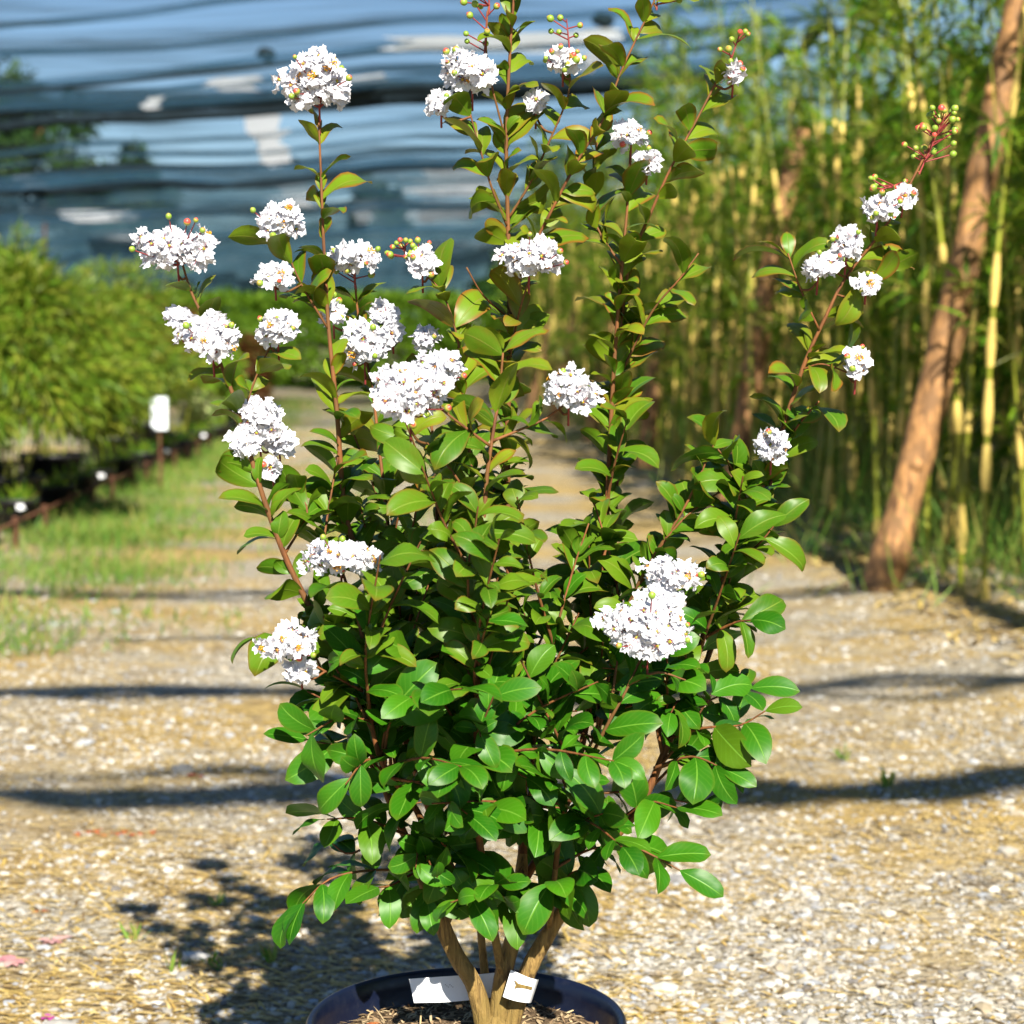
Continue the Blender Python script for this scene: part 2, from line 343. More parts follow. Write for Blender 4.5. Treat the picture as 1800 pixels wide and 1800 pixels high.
def ground_points(n, d0, d1, power=1.0, margin=0.30):
    d = d0 * (d1 / d0) ** (rng.uniform(0, 1, n) ** power)
    x = rng.uniform(-margin, margin, n) * d
    z = np.array([gz(float(a), float(c)) for a, c in zip(x, d)])
    return np.stack([x, d, z], 1)
def patchy(p, s, seed, lo, hi):
    k = np.array([noise.noise(Vector((q[0] * s, q[1] * s, seed))) for q in p])
    return rng.uniform(lo, hi, len(p)) < k
P_ = ground_points(62000, 2.9, 10.0, 1.0); P_ = P_[patchy(P_, 1.1, 4.0, -0.75, 0.35)]
sz = rng.lognormal(math.log(0.0048), 0.48, len(P_)); v, f = stone_mesh(len(P_), P_ + np.stack([0 * sz, 0 * sz, sz * 0.15], 1), sz)
tag(link('gravel', np_mesh('gravel', v, f, M['stone'], smooth=False)), 'small pale limestone gravel scattered over the path', 'gravel', None, 'stuff')
stone_meshes = []
for k in range(8):
    v, f = stone_mesh(1, np.zeros((1, 3)), np.array([1.0])); stone_meshes.append(np_mesh('stone', v, f, M['stone'], smooth=False))
for k, p in enumerate(ground_points(150, 3.0, 9.5)):
    s_ = random.uniform(0.010, 0.018) if k % 9 else random.uniform(0.02, 0.03)
    link('stone', stone_meshes[k % 8], ground, Matrix.Translation((p[0], p[1], p[2] + s_ * 0.2)) @ Matrix.Rotation(random.uniform(0, 6.3), 4, 'Z') @ Matrix.Scale(s_, 4))

def blades(pos, dirs, nrm, length, width, droop=0.35, fold=0.12):
    """pointed strips: pos/dirs/nrm (n,3); returns verts, quads"""
    d = dirs / np.linalg.norm(dirs, axis=1, keepdims=True)
    s_ = np.cross(d, nrm); s_ /= np.maximum(np.linalg.norm(s_, axis=1, keepdims=True), 1e-6)
    u = np.cross(s_, d); L = length[:, None]; W = width[:, None]
    def pt(t, w, k): return pos + d * L * t - u * L * droop * t * t * k + s_ * W * w + u * W * abs(w) * fold * 2
    v = np.stack([pos, pt(0.35, -0.5, 1), pt(0.35, 0.5, 1), pt(0.72, -0.36, 1), pt(0.72, 0.36, 1), pt(1.0, 0.0, 1)], 1)
    n = len(pos); b = (np.arange(n) * 6)[:, None]
    f = np.concatenate([b + np.array([[0, 2, 1]]), b + np.array([[1, 2, 4]]), b + np.array([[1, 4, 3]]), b + np.array([[3, 4, 5]])], 1).reshape(-1, 3)
    return v.reshape(-1, 3), f
def rdir(n): 
    a = rng.normal(size=(n, 3)); return a / np.linalg.norm(a, axis=1, keepdims=True)

P_ = ground_points(60000, 2.95, 20, 0.85, 0.29); P_ = P_[patchy(P_, 0.9, 17.0, -0.7, 0.5)]; n = len(P_)
a = rng.normal(0.05, 0.75, n); D = np.stack([np.cos(a), np.sin(a), rng.normal(0, 0.05, n)], 1)
v, f = blades(P_ + np.array([0, 0, 0.006]), D, np.tile([0, 0, 1.0], (n, 1)), rng.lognormal(math.log(0.042), 0.6, n), rng.uniform(0.003, 0.008, n), 0.1)
tag(link('straw_litter', np_mesh('straw_litter', v, f, M['straw'])), 'dry yellow straw and leaf litter strewn over the gravel path', 'straw', None, 'stuff')
# straw under the bamboo edge
n = 6000; r_ = 2.2 + rng.gamma(2, 0.3, n); f_ = rng.uniform(6, 30, n)
P_ = np.array([row(float(a), float(c), 0.0)[:] for a, c in zip(r_, f_)]); P_[:, 2] = [gz(float(p[0]), float(p[1])) + 0.015 for p in P_]
a = rng.uniform(0, 6.28, n); D = np.stack([np.cos(a), np.sin(a), rng.normal(0, 0.15, n)], 1)
v, f = blades(P_, D, np.tile([0, 0, 1.0], (n, 1)), rng.uniform(0.06, 0.24, n), rng.uniform(0.008, 0.03, n), 0.15)
tag(link('fallen_sheaths', np_mesh('fallen_sheaths', v, f, M['straw'])), 'fallen tan bamboo sheaths and leaves littering the edge of the grove', 'leaf litter', None, 'stuff')

def grass_patch(n, fr, rr, h, label, name='grass', seed=2.0, thr=(-0.5, 0.4)):
    f_ = fr[0] * (fr[1] / fr[0]) ** rng.uniform(0, 1, n); r_ = rng.normal((rr[0] + rr[1]) / 2, (rr[1] - rr[0]) / 3.2, n)
    P_ = np.array([row(float(a), float(c), 0)[:] for a, c in zip(r_, f_)]); 
    if fr[0] < 8: P_ = P_[rng.uniform(0, 1, len(P_)) < np.clip((np.hypot(P_[:, 0], P_[:, 1]) - 7.0) / 4.5 + np.array([0.5 * noise.noise(Vector((q[0] * 1.3, q[1] * 1.3, 21))) for q in P_]), 0.01, 1)]
    P_ = P_[patchy(P_, 0.8, seed, *thr)]; n = len(P_)
    P_[:, 2] = [gz(float(p[0]), float(p[1])) - 0.004 for p in P_]
    D = np.stack([rng.normal(0, 0.5, n), rng.normal(0, 0.5, n), np.ones(n)], 1)
    v, f = blades(P_, D, rdir(n), h * rng.lognormal(0, 0.35, n), rng.uniform(0.004, 0.009, n), 0.4)
    tag(link(name, np_mesh(name, v, f, M['grass'])), label, 'grass', None, 'stuff')
grass_patch(46000, (7.6, 36), (-2.5, -1.05), 0.08, 'green grass verge growing along the row of potted bamboo bushes')
grass_patch(16000, (12, 60), (-0.45, 0.55), 0.05, 'thin green grass strip along the middle of the path', seed=6.0)
grass_patch(16000, (8.4, 30), (2.7, 4.6), 0.3, 'tufts of green grass at the foot of the bamboo grove', seed=8.0, thr=(-0.9, 0.3))
# seedlings on the gravel
def seedling(u, v_, h, k):
    Y = CAM_H / math.tan(PITCH + math.atan((v_ - 900) / FPX)); p = at(u, v_, Y); mb_n = k
    D = np.stack([rng.normal(0, 0.55, mb_n), rng.normal(0, 0.4, mb_n), np.ones(mb_n)], 1)
    P_ = np.tile([p.x, p.y, gz(p.x, p.y) - 0.004], (mb_n, 1)) + rng.normal(0, 0.006, (mb_n, 3)) * [1, 1, 0]
    vv, ff = blades(P_, D, rdir(mb_n), h * rng.uniform(0.6, 1.1, mb_n), np.full(mb_n, h * 0.16), 0.3)
    return vv, ff
for (u, v_, h, k, lab) in [(310, 1710, 0.055, 5, 'small bright green seedling with two tall blades on the gravel'), (365, 1695, 0.035, 6, 'small green seedling with short spread leaves on the gravel'),
                           (392, 1703, 0.040, 5, 'small green seedling beside another near the shrub shadow'), (235, 1650, 0.05, 6, 'grassy seedling tuft among straw on the gravel'), (480, 1690, 0.06, 9, 'dark green seedling in the shadow of the potted shrub'),
                           (385, 1590, 0.045, 5, 'green sprout at the shaded edge of the gravel'), (1480, 1330, 0.06, 10, 'pale grass sprout growing in the straw on the shaded band'), (1560, 1388, 0.07, 9, 'grass tuft beside large pale stones on the path')]:
    vv, ff = seedling(u, v_, h, k); tag(link('seedling', np_mesh('seedling', vv, ff, M['grass'])), lab, 'seedling', 'seedlings sprouting on the path')

# ------------------------------------------------------------------ shade net canopy
NETR = 6.8; NETL = -38.0; NZ = 6.0; NF0, NF1 = 19.0, 150.0
def net_z(r, f):
    z = NZ + 0.07 * (r - NETR) * math.exp(-(f - 26) / 60)
    ph = ((f + 0.12 * r - 35.7) / 18.5) % 1.0
    z -= 0.36 * math.sin(math.pi * ph)                                    # sag between the cross cables
    z += 0.10 * math.sin((f + 0.12 * r) * 2.2 + 1.3 * math.sin(r * 0.15)) + 0.05 * math.sin((f + 0.1 * r) * 5.9 + r * 0.13)
    z += 0.12 * noise.noise(Vector((r * 0.15, f * 0.35, 1.0))) - 0.13 * abs(math.sin(math.pi * (r - 0.4) / 6.4)) + 0.06 * noise.noise(Vector((r * 0.3 + f * 0.2, f * 0.5, 8.0)))
    return z
fs = np.concatenate([np.arange(NF0, 95, 0.32), np.arange(95, NF1, 0.8)]); rs = np.concatenate([np.arange(NETL, -18, 1.7), np.arange(-18, NETR + 0.01, 0.9)])
NV = np.array([(r, f, net_z(r, f)) for f in fs for r in rs], dtype=np.float32); nx = len(rs)
ii = np.arange(len(fs) - 1)[:, None] * nx + np.arange(nx - 1)[None, :]
NF = np.stack([ii, ii + 1, ii + nx + 1, ii + nx], -1).reshape(-1, 4)
canopy = empty('shade_net_canopy', (0, 0, 0), ROW); tag(canopy, 'dark blue green shade net roof stretched over the nursery rows', 'shade net')
link('net', np_mesh('net', NV, NF, M['net']), canopy)
def cross_cable(f0, rad, r0=NETL + 1, r1=NETR, lump=0.3):
    mb = MB(); pts = []; rr = []; k = 140
    for i in range(k + 1):
        r = r0 + (r1 - r0) * i / k; f = f0 - 0.12 * r + 0.06 * noise.noise(Vector((r * 0.4, f0, 7)))
        pts.append(Vector((r, f, net_z(r, f) - rad * 0.6))); rr.append(rad * (1 + lump * noise.noise(Vector((r * 0.9, f0, 0)))))
    mb.tube(pts, rr, 8); return mb.build('cable', M['cable'], canopy)
for f0, rad in [(35.7, 0.12), (36.1, 0.05), (36.7, 0.10), (28.6, 0.035), (45, 0.03), (54.2, 0.11), (72.7, 0.12), (91.2, 0.13), (109.7, 0.14), (128.2, 0.15), (147, 0.2)]: cross_cable(f0, rad)
for f0, h in [(54.2, 0.55), (72.7, 0.9), (82, 0.7), (91.2, 1.1), (100, 0.9), (109.7, 1.3), (119, 1.0), (128.2, 1.5), (137, 1.3), (147, 4.2)]:  # added net strips hung across the roof to darken its far part
    mb = MB(); vs = []; k = 90
    for i in range(k + 1):
        r = NETL + 1 + (NETR - NETL - 1) * i / k; f = f0 - 0.12 * r + 0.05 * math.sin(i * 1.9); z = net_z(r, f)
        vs += [(r, f, z), (r, f + 0.08 * math.sin(i * 2.3), z - h * (1 + 0.35 * noise.noise(Vector((r * 0.25, f0, 0)))))]
    mb.add(vs, [(2 * i, 2 * i + 2, 2 * i + 3, 2 * i + 1) for i in range(k)]); mb.build('darkening_valance', M['net_dense'], canopy)
# unseen loose strands added overhead, laid and shaped to cast the path's shadow bands
SH = NZ / math.tan(SUN_EL)
for fb, rad in [(5.35, 0.085), (6.85, 0.06), (9.4, 0.045), (8.0, 0.02), (11.6, 0.02)]:
    for q in range(5 if rad > 0.03 else 1):
        mb = MB(); pts = []; rr = []; seed = fb * 7 + q * 3.3
        for i in range(171):
            r = -8 + 13 * i / 170; w1 = noise.noise(Vector((r * 0.8, seed, 1))); w2 = noise.noise(Vector((r * 3.1, seed, 5)))
            pts.append(Vector((r, fb - SH * 0.98 - 0.05 * r + 0.34 * w1 + 0.10 * w2, NZ + 0.05 * noise.noise(Vector((r * 1.1, seed, 9)))))); rr.append((rad * 0.42 if rad > 0.03 else rad * 0.8) * max(0.03, 0.9 + 1.0 * noise.noise(Vector((r * 1.9, seed, 2))) + 2.2 * noise.noise(Vector((r * 0.55, seed, 12)))))
        mb.tube(pts, rr, 6); mb.build('overhead_strand', M['cable'], canopy)
for q in range(4):  # unseen lengthwise strands, added for the shadow line beside the poles
    mb = MB(); pts = []; rr = []
    for i in range(150):
        f = -7 + i * 0.17; pts.append(Vector((3.86 + 0.10 * noise.noise(Vector((f * 0.9, q * 3.1, 0))), f, NZ + 0.03 * q))); rr.append(0.055 * (1 + 0.8 * noise.noise(Vector((f * 1.3, 5, q * 2.2)))))
    mb.tube(pts, rr, 6); mb.build('overhead_strand', M['cable'], canopy)
mb = MB(); pts = []; rr = []
for i in range(180):
    f = 17 + i * 0.74; pts.append(Vector((NETR + 0.05 * math.sin(f * 0.5), f, net_z(NETR, f) - 0.02))); rr.append(0.10 * (1 + 0.7 * noise.noise(Vector((f * 0.6, 5, 0)))))
mb.tube(pts, rr, 8); mb.build('edge_roll', M['cable'], canopy)
# pale translucent patches along the seams, and dark ties at the crossings
for (u, v_, w, d) in [(55, 285, 0.25, 1.0), (172, 345, 0.75, 2.6), (235, 398, 0.8, 5.0), (395, 452, 0.9, 7), (412, 80, 0.30, 0.8), (478, 205, 0.28, 3.4), (525, 325, 0.4, 4.0), (268, 112, 0.10, 0.5),
                      (850, 20, 1.1, 1.0), (1052, 22, 0.22, 0.8), (790, 305, 0.9, 3.0), (790, 372, 1.0, 4.0), (770, 432, 1.4, 8), (850, 425, 1.0, 6), (210, 455, 0.4, 5), (20, 405, 0.5, 3.0), (640, 365, 0.35, 4), (900, 395, 0.8, 5), (640, 130, 0.25, 0.9), (1040, 65, 0.12, 1.1), (165, 497, 1.0, 10), (320, 500, 1.2, 10), (455, 500, 1.4, 12)]:
    w *= 2.3; d *= 2.3
    b_ = (900 - v_) / FPX; sl = (-SP + b_ * CP) / (CP + b_ * SP); Y = (NZ - 0.25 - CAM_H) / max(sl, 0.02); Y = min(Y, 135)
    p = at(u, v_, Y); r0, f0 = p.dot(RT), p.dot(FW); mb = MB(); vs = []; k = 8
    for i in range(k + 1):
        for j in range(4):
            r = r0 + w * (j / 3 - 0.5) * (1 + 0.9 * noise.noise(Vector((i * 0.8, 3, u)))) + 0.6 * w * noise.noise(Vector((i * 0.7, j * 0.3, u))); f = f0 + d * (i / k - 0.5)
            vs.append((r, f, net_z(r, f) + 0.04 + 0.02 * math.sin(i * 1.7 + j)))
    mb.add(vs, [(i * 4 + j, i * 4 + j + 1, i * 4 + j + 5, i * 4 + j + 4) for i in range(k) for j in range(3)]); mb.build('pale_patch', M['pale_sheet'], canopy)
for (u, v_) in [(468, 98), (105, 312), (255, 372), (1060, 38), (520, 285)]:
    b_ = (900 - v_) / FPX; sl = (-SP + b_ * CP) / (CP + b_ * SP); Y = (NZ - 0.2 - CAM_H) / sl; p = at(u, v_, Y); mb = MB()
    q = Vector((p.dot(RT), p.dot(FW), p.z)); mb.tube([q + Vector((-0.16, 0, 0)), q + Vector((-0.07, 0, 0.04)), q + Vector((0.07, 0, 0.0)), q + Vector((0.16, 0, 0.02))], [0.04, 0.11, 0.12, 0.04], 8); mb.build('tie', M['cable'], canopy)
for r, f in [(-12, 35.7), (-12, 72.7), (-25, 35.7), (-25, 72.7), (-8, -2), (6.8, 54.2)]:
    mb = MB(); mb.tube([(r, f - 0.12 * r, -0.05), (r, f - 0.12 * r, NZ)], [0.07, 0.06], 8); mb.build('support_post', M['rust'], canopy)

# ------------------------------------------------------------------ poles on the right
pole_labels = ['stout leaning brown wooden pole nearest the gravel, bark knots and leaf shadows, by the bamboo', 'second leaning brown wooden pole along the bamboo grove', 'third leaning wooden pole along the bamboo grove', 'fourth leaning wooden pole along the bamboo grove', 'fifth leaning wooden pole along the bamboo grove', 'sixth leaning wooden pole along the bamboo grove', 'seventh leaning wooden pole along the bamboo grove']
for i in range(7):
    f = 9.15 + 4.2 * i; base = row(2.33, f, -0.06); L = [3.4, 2.65, 2.3, 2.1, 2.0, 2.0, 2.0][i]
    lean = [0.235, 0.20, 0.17, 0.20, 0.16, 0.2, 0.18][i]
    mb = MB(); pts = []; rr = []; K = 70
    for k in range(K + 1):
        t = k / K; z = L * t
        p = RT * (lean * z + 0.03 * math.sin(t * 5 + i)) + FW * (0.02 * math.sin(t * 4 + 2 * i)) + Vector((0, 0, z)); pts.append(p)
        rr.append((0.083 - 0.020 * t + 0.014 * math.exp(-t * 18)) * (1 + 0.14 * noise.noise(Vector((t * 9, i * 3.1, 0)))))
    mb.tube(pts, rr, 22)
    for k in range(len(mb.v)):
        q = Vector(mb.v[k]); mb.v[k] = tuple(q + Vector((1, 1, 0)) * (0.010 * noise.noise(q * 6 + Vector((i, 0, 0))) + 0.007 * noise.noise(Vector((q.x * 38, q.y * 38, q.z * 9 + i)))))
    o = empty('wooden_pole', base); tag(o, pole_labels[i], 'pole', 'leaning poles along the bamboo grove')
    mb.build('shaft', M['pole'], o)
    kn = MB()
    for q in range(3):
        t = [0.2, 0.42, 0.66][q] + 0.05 * math.sin(i * 2 + q); z = L * t; c = RT * (lean * z + 0.03 * math.sin(t * 5 + i)) + FW * (0.02 * math.sin(t * 4 + 2 * i)) + Vector((0, 0, z))
        w = -1.57 + 1.0 * math.sin(q * 2.1 + i); d = Vector((math.cos(w), math.sin(w), 0.15))
        kn = MB(); kn.tube([c + d * 0.04, c + d * 0.072, c + d * 0.086, c + d * 0.09], [0.045, 0.036, 0.022, 0.004], 8); kn.build('knot', M['pole'], o)

# ------------------------------------------------------------------ bamboo grove
def culm_variant(seed, H, rad, leafy, low):
    rd = random.Random(seed); mb = MB(); bend = Vector((rd.uniform(-0.35, 0.1), rd.uniform(-0.3, 0.3), 0))
    def cp(z): t = z / H; return Vector((0, 0, z)) + bend * t * t + Vector((0.02 * math.sin(z * 2 + seed), 0.02 * math.cos(z * 1.7 + seed), 0))
    z = -0.04; nodes = []
    while z < H:
        step = rd.uniform(0.19, 0.30); z2 = min(z + step, H); r1 = rad * (1 - 0.75 * max(z, 0) / H); r2 = rad * (1 - 0.75 * z2 / H); zs = z + step * rd.uniform(0.45, 0.95)
        mb.tube([cp(z), cp(z + 0.012), cp(z2 - 0.012), cp(z2)], [r1 * 1.15, r1, r2, r2 * 1.15], 6, 0, False)
        if rd.random() < (0.5 if z < 2.0 else 0.3):
            zs = min(zs, z2); mb.tube([cp(z), cp(z + (zs - z) * 0.4), cp(zs)], [r1 * 1.35, r1 * 1.6 + 0.004, r1 * 1.2], 6, 1, False)
        z = z2; nodes.append(z)
    cm = mb.mesh('culm', [M['culm'], M['sheath']])
    pos = []; dr = []; tw = MB()
    for z in nodes:
        if z < low or z > H - 0.05: continue
        pr = 0.35 + 0.65 * min(1, (z - low) / 1.2)
        if rd.random() < (0.12 if z < 1.5 else 0.34): continue
        for q in range(rd.randint(2, leafy)):
            if rd.random() > pr: continue
            az = rd.uniform(0, 6.283); ln = rd.uniform(0.25, 0.65) * (1.1 - 0.5 * z / H); up = rd.uniform(0.4, 1.3)
            d = Vector((math.cos(az), math.sin(az), up)).normalized(); p0 = cp(z); p1 = p0 + d * ln * 0.6; p2 = p0 + d * ln + Vector((0, 0, -0.12 * ln))
            tw.tube([p0, p1, p2], [0.0035, 0.0026, 0.0012], 3, 0, False)
            for k in range(rd.randint(12, 20)):
                t = rd.uniform(0.3, 1.0); pp = p0.lerp(p1, t / 0.6) if t < 0.6 else p1.lerp(p2, (t - 0.6) / 0.4)
                dd = d + Vector((rd.gauss(0, 0.55), rd.gauss(0, 0.55), rd.gauss(-0.35, 0.4))); pos.append(pp[:]); dr.append(dd[:])
    n = len(pos); pos = np.array(pos); dr = np.array(dr); nr = rdir(n) * 0.6 + np.array([0, 0, 1.0])
    v, f = blades(pos, dr, nr, rng.uniform(0.10, 0.22, n), rng.uniform(0.014, 0.028, n), 0.35)
    fm = np_mesh('foliage', v, f, M['bamboo_leaf']); tm = tw.mesh('twigs', M['culm'])
    return cm, fm, tm
VAR = [culm_variant(s, H, r, l, lo) for s, H, r, l, lo in [(1, 3.0, 0.014, 3, 0.8), (2, 3.4, 0.017, 3, 1.1), (3, 2.7, 0.011, 3, 0.5), (4, 3.7, 0.018, 3, 1.3), (5, 2.4, 0.010, 4, 0.35), (6, 3.2, 0.015, 2, 0.9)]]
culm_lab = ['yellow green bamboo cane with tan sheaths and drooping leaves in the grove edge', 'slender leafy green bamboo cane standing in the grove edge']
spots = []
for i in range(3000):
    f = 8.6 * (52 / 8.6) ** random.random(); r = (2.66 if f < 11.5 else 2.42) + abs(random.gauss(0, 0.7))
    x = row(r, f).x; y = row(r, f).y
    if not (0.0 < x < y * 0.30 + 0.7): continue
    if all((r - a) ** 2 + ((f - c) / (1 + f / 25)) ** 2 > 0.055 for a, c in spots): spots.append((r, f))
    if len(spots) >= 225: break
for i, (r, f) in enumerate(spots):
    cm, fm, tm = VAR[i % 6]; p = row(r, f); p.z = gz(p.x, p.y) - 0.01; s_ = random.uniform(0.85, 1.12) * (1 + 0.10 * max(0, min(3, r - 2.8))); thin = i % 6 in (2, 4)
    o = empty('bamboo_cane', p, random.uniform(0, 6.28)); o.scale = (s_, s_, s_); o.rotation_euler[0] = random.gauss(0, 0.035); o.rotation_euler[1] = random.gauss(0, 0.035)
    bay = int((f - 9.15) // 4.2); nth = ('first', 'second', 'third', 'fourth', 'fifth', 'sixth', 'seventh')
    where = 'beside the stout first pole' if bay < 0 else ('beyond the seventh leaning pole' if bay > 5 else f'between the {nth[bay]} and {nth[bay + 1]} leaning poles')
    tag(o, ('slender leafy green bamboo cane ' if thin else 'sheathed yellow green bamboo cane ') + ('at the grove edge ' if r < 3.05 else 'deeper in the grove ') + where, 'bamboo', 'slender canes of the bamboo grove' if thin else 'sheathed canes of the bamboo grove')
    link('culm', cm, o); fo = link('foliage', fm, o); tag(link('twigs', tm, fo), None, None, None, 'stuff')
# the deeper grove reads as one mass
def mesh_np(me):
    v = np.empty(len(me.vertices) * 3, dtype=np.float32); me.vertices.foreach_get('co', v); v = v.reshape(-1, 3)
    return v
VV = []; FF = []; off = 0
def tri_of(me):
    me.calc_loop_triangles(); t = np.empty(len(me.loop_triangles) * 3, dtype=np.int32); me.loop_triangles.foreach_get('vertices', t); return t.reshape(-1, 3)
MI = []
deep = []
for i in range(380):
    f = 1.5 + 58 * random.random() ** 1.5; r = (3.6 if f > 9 else 4.4) + 4.0 * random.random() ** 0.8; deep.append((r, f))
parts_np = [[(mesh_np(a), tri_of(a), k) for k, a in ((1, q[0]), (0, q[1]))] for q in VAR]
for i, (r, f) in enumerate(deep):
    p = row(r, f); th = random.uniform(0, 6.28); c, s_ = math.cos(th), math.sin(th); k_ = random.uniform(0.9, 1.15) * (1 + 0.10 * (r - 3))
    for v, t, mi in parts_np[i % 6]:
        w = np.stack([(v[:, 0] * c - v[:, 1] * s_) * k_ + p.x, (v[:, 0] * s_ + v[:, 1] * c) * k_ + p.y, v[:, 2] * k_], 1)
        VV.append(w); FF.append(t + off); off += len(v); MI.append(np.full(len(t), mi))
n = 40000; f_ = 1.0 + 59 * rng.uniform(0, 1, n) ** 1.5; r_ = rng.uniform(3.7, 8.5, n); top = 2.9 + 0.32 * (r_ - 3.7)
z_ = top * np.where(rng.uniform(0, 1, n) < 0.72, rng.uniform(0.72, 1.05, n), rng.uniform(0.05, 0.75, n))            # most leaves up in the crowns
P_ = RT_ * r_[:, None] + FW_ * f_[:, None]; P_[:, 2] = z_
v, f = blades(P_, rdir(n) * np.array([1, 1, 0.6]) - np.array([0, 0, 0.4]), rdir(n) * 0.7 + np.array([0, 0, 1.0]), rng.uniform(0.18, 0.34, n) * (1 + f_ / 60), rng.uniform(0.035, 0.06, n) * (1 + f_ / 60), 0.35)
P_ = P_ + RT_ * np.where(f_ < 9, 0.8, 0)[:, None]
VV.append(v); FF.append(f + off); off += len(v); MI.append(np.zeros(len(f), dtype=np.int32))
n = 26000; f_ = 6 + 56 * rng.uniform(0, 1, n) ** 1.3; r_ = rng.uniform(7.2, 9.2, n); P_ = RT_ * r_[:, None] + FW_ * f_[:, None]; P_[:, 2] = rng.uniform(0.0, 4.4, n)     # the back of the grove is closed
v, f = blades(P_, rdir(n) * np.array([1, 1, 0.6]) - np.array([0, 0, 0.4]), rdir(n), rng.uniform(0.25, 0.45, n), rng.uniform(0.06, 0.10, n), 0.35)
VV.append(v); FF.append(f + off); off += len(v); MI.append(np.zeros(len(f), dtype=np.int32))
tag(link('bamboo_thicket', np_mesh('bamboo_thicket', np.concatenate(VV), np.concatenate(FF), [M['bamboo_leaf'], M['culm']], np.concatenate(MI))), 'dense dark green bamboo thicket behind the leaning poles', 'bamboo thicket', None, 'stuff')

# ------------------------------------------------------------------ leafy bushes and trees
def bush_leaves(n, rx, ry, rz, cz, ll, lw, seed, tufts=28, drop=0.9, shell=0.45):
    """leaf sprays in tufts over an uneven dome"""
    g = np.random.default_rng(seed); tc_ = []
    while len(tc_) < tufts:
        d = g.normal(size=3); d /= np.linalg.norm(d)
        if d[2] < -0.55: continue
        tc_.append(np.concatenate([d * g.uniform(0.55, 1.0), [g.uniform(0.22, 0.42)]]))
    tc_ = np.array(tc_); k = g.integers(0, tufts, n); d = g.normal(size=(n, 3)); d /= np.linalg.norm(d, axis=1, keepdims=True)
    loc = tc_[k, :3] + d * tc_[k, 3:4] * g.uniform(shell, 1, n)[:, None]
    pos = loc * np.array([rx, ry, rz]) + np.array([0, 0, cz]); pos[:, 2] = np.maximum(pos[:, 2], 0.05)
    out = loc * np.array([1, 1, 0.7]) + d * 0.8 + g.normal(size=(n, 3)) * 0.35; out[:, 2] -= drop * 0.35
    v, f = blades(pos, out, g.normal(size=(n, 3)) * 0.6 + np.array([0, 0, 1.0]), ll * g.uniform(0.6, 1.3, n), lw * g.uniform(0.7, 1.3, n), 0.45)
    return v, f
def canes(n, rx, ry, h, seed, m=M['culm'], rad=0.006):
    rd = random.Random(seed); mb = MB()
    for i in range(n):
        a = rd.uniform(0, 6.28); q = rd.uniform(0.2, 0.9); e = Vector((rx * q * math.cos(a), ry * q * math.sin(a), h * rd.uniform(0.6, 1.0)))
        b0 = Vector((0.12 * math.cos(a) * q, 0.12 * math.sin(a) * q, 0.18)); mb.tube([b0, b0.lerp(e, 0.5) + Vector((0, 0, 0.1 * h)), e], [rad, rad * 0.8, rad * 0.4], 5, 0, False)
    return mb
def pot_mesh(R0=0.2, H0=0.26):
    mb = MB(); mb.lathe([(0.001, 0.0), (R0 * 0.8, 0.0), (R0 * 0.98, H0 - 0.03), (R0 * 1.05, H0 - 0.03), (R0 * 1.06, H0), (R0 * 0.98, H0), (R0 * 0.95, H0 - 0.03), (0.001, H0 - 0.03)], 24); return mb.mesh('pot', M['black_pot'])
POTM = pot_mesh(); 
def rect_mesh(w, h, mt, t=0.003):
    mb = MB(); mb.box((0, 0, h / 2), (w, t, h), 0); return mb.mesh('card', mt, False)
LABM = rect_mesh(0.09, 0.05, M['tag'])
def potted(name, label, r, f, rx, rz, cz, n, ll, lw, m, seed, tufts=28, cane_m=None, drop=0.9, group='potted shrubs lining the path'):
    o = empty(name, row(r, f, 0.0) + Vector((0, 0, gz(*row(r, f).xy)))); tag(o, label, 'shrub', group)
    v, fc = bush_leaves(n, rx, rx, rz, cz, ll, lw, seed, tufts, drop); link('foliage', np_mesh('foliage', v, fc, m), o)
    canes(14, rx * 0.6, rx * 0.6, cz + rz * 0.4, seed, cane_m or M['culm']).build('cane', cane_m or M['culm'], o)
    p = link('pot', POTM, o); s_ = min(1.25, 0.7 + rx * 0.6); p.scale = (s_, s_, s_); return o
def edge(f): return -2.2 + (f - 11.5) * 0.04
potted('potted_bamboo_bush', 'large arching yellow green bamboo bush in a black pot, biggest of the row', edge(12.7) - 0.18, 12.7, 0.76, 0.66, 0.86, 17000, 0.11, 0.0145, M['bush_leaf'], 3, 44)
potted('potted_bamboo_bush', 'yellow green bamboo bush with tall upright shoots standing behind the biggest bush', -2.75, 14.4, 0.5, 0.85, 1.02, 8000, 0.105, 0.014, M['bush_leaf'], 5, 30)
potted('potted_bamboo_bush', 'rounded green bamboo bush beside the white sign', edge(14.9) - 0.34, 14.9, 0.75, 0.66, 0.92, 10500, 0.105, 0.015, M['bush_leaf'], 7, 34)
potted('potted_bamboo_bush', 'green bamboo bush just beyond the white sign', edge(17.6) - 0.34, 17.6, 0.78, 0.70, 0.98, 9000, 0.095, 0.015, M['bush_leaf'], 9, 30)
potted('potted_shrub', 'pale variegated shrub in a black pot low beside the white sign', edge(19.6) - 0.1, 19.6, 0.36, 0.30, 0.52, 2600, 0.06, 0.026, M['pale_leaf'], 11, 18)
potted('potted_shrub', 'brownish leaved shrub standing behind the variegated shrub', edge(21) - 0.55, 21.0, 0.55, 0.5, 0.98, 4200, 0.07, 0.03, M['red_leaf'], 13, 24)
potted('potted_shrub', 'green leafy shrub between two red brown shrubs', edge(23) - 0.3, 23.0, 0.52, 0.5, 0.75, 3600, 0.09, 0.03, M['hedge_leaf'], 15, 22)
potted('potted_shrub', 'round red brown shrub near the far end of the row', edge(27) - 0.25, 27.0, 0.46, 0.50, 0.62, 4200, 0.08, 0.035, M['red_leaf'], 17, 22)
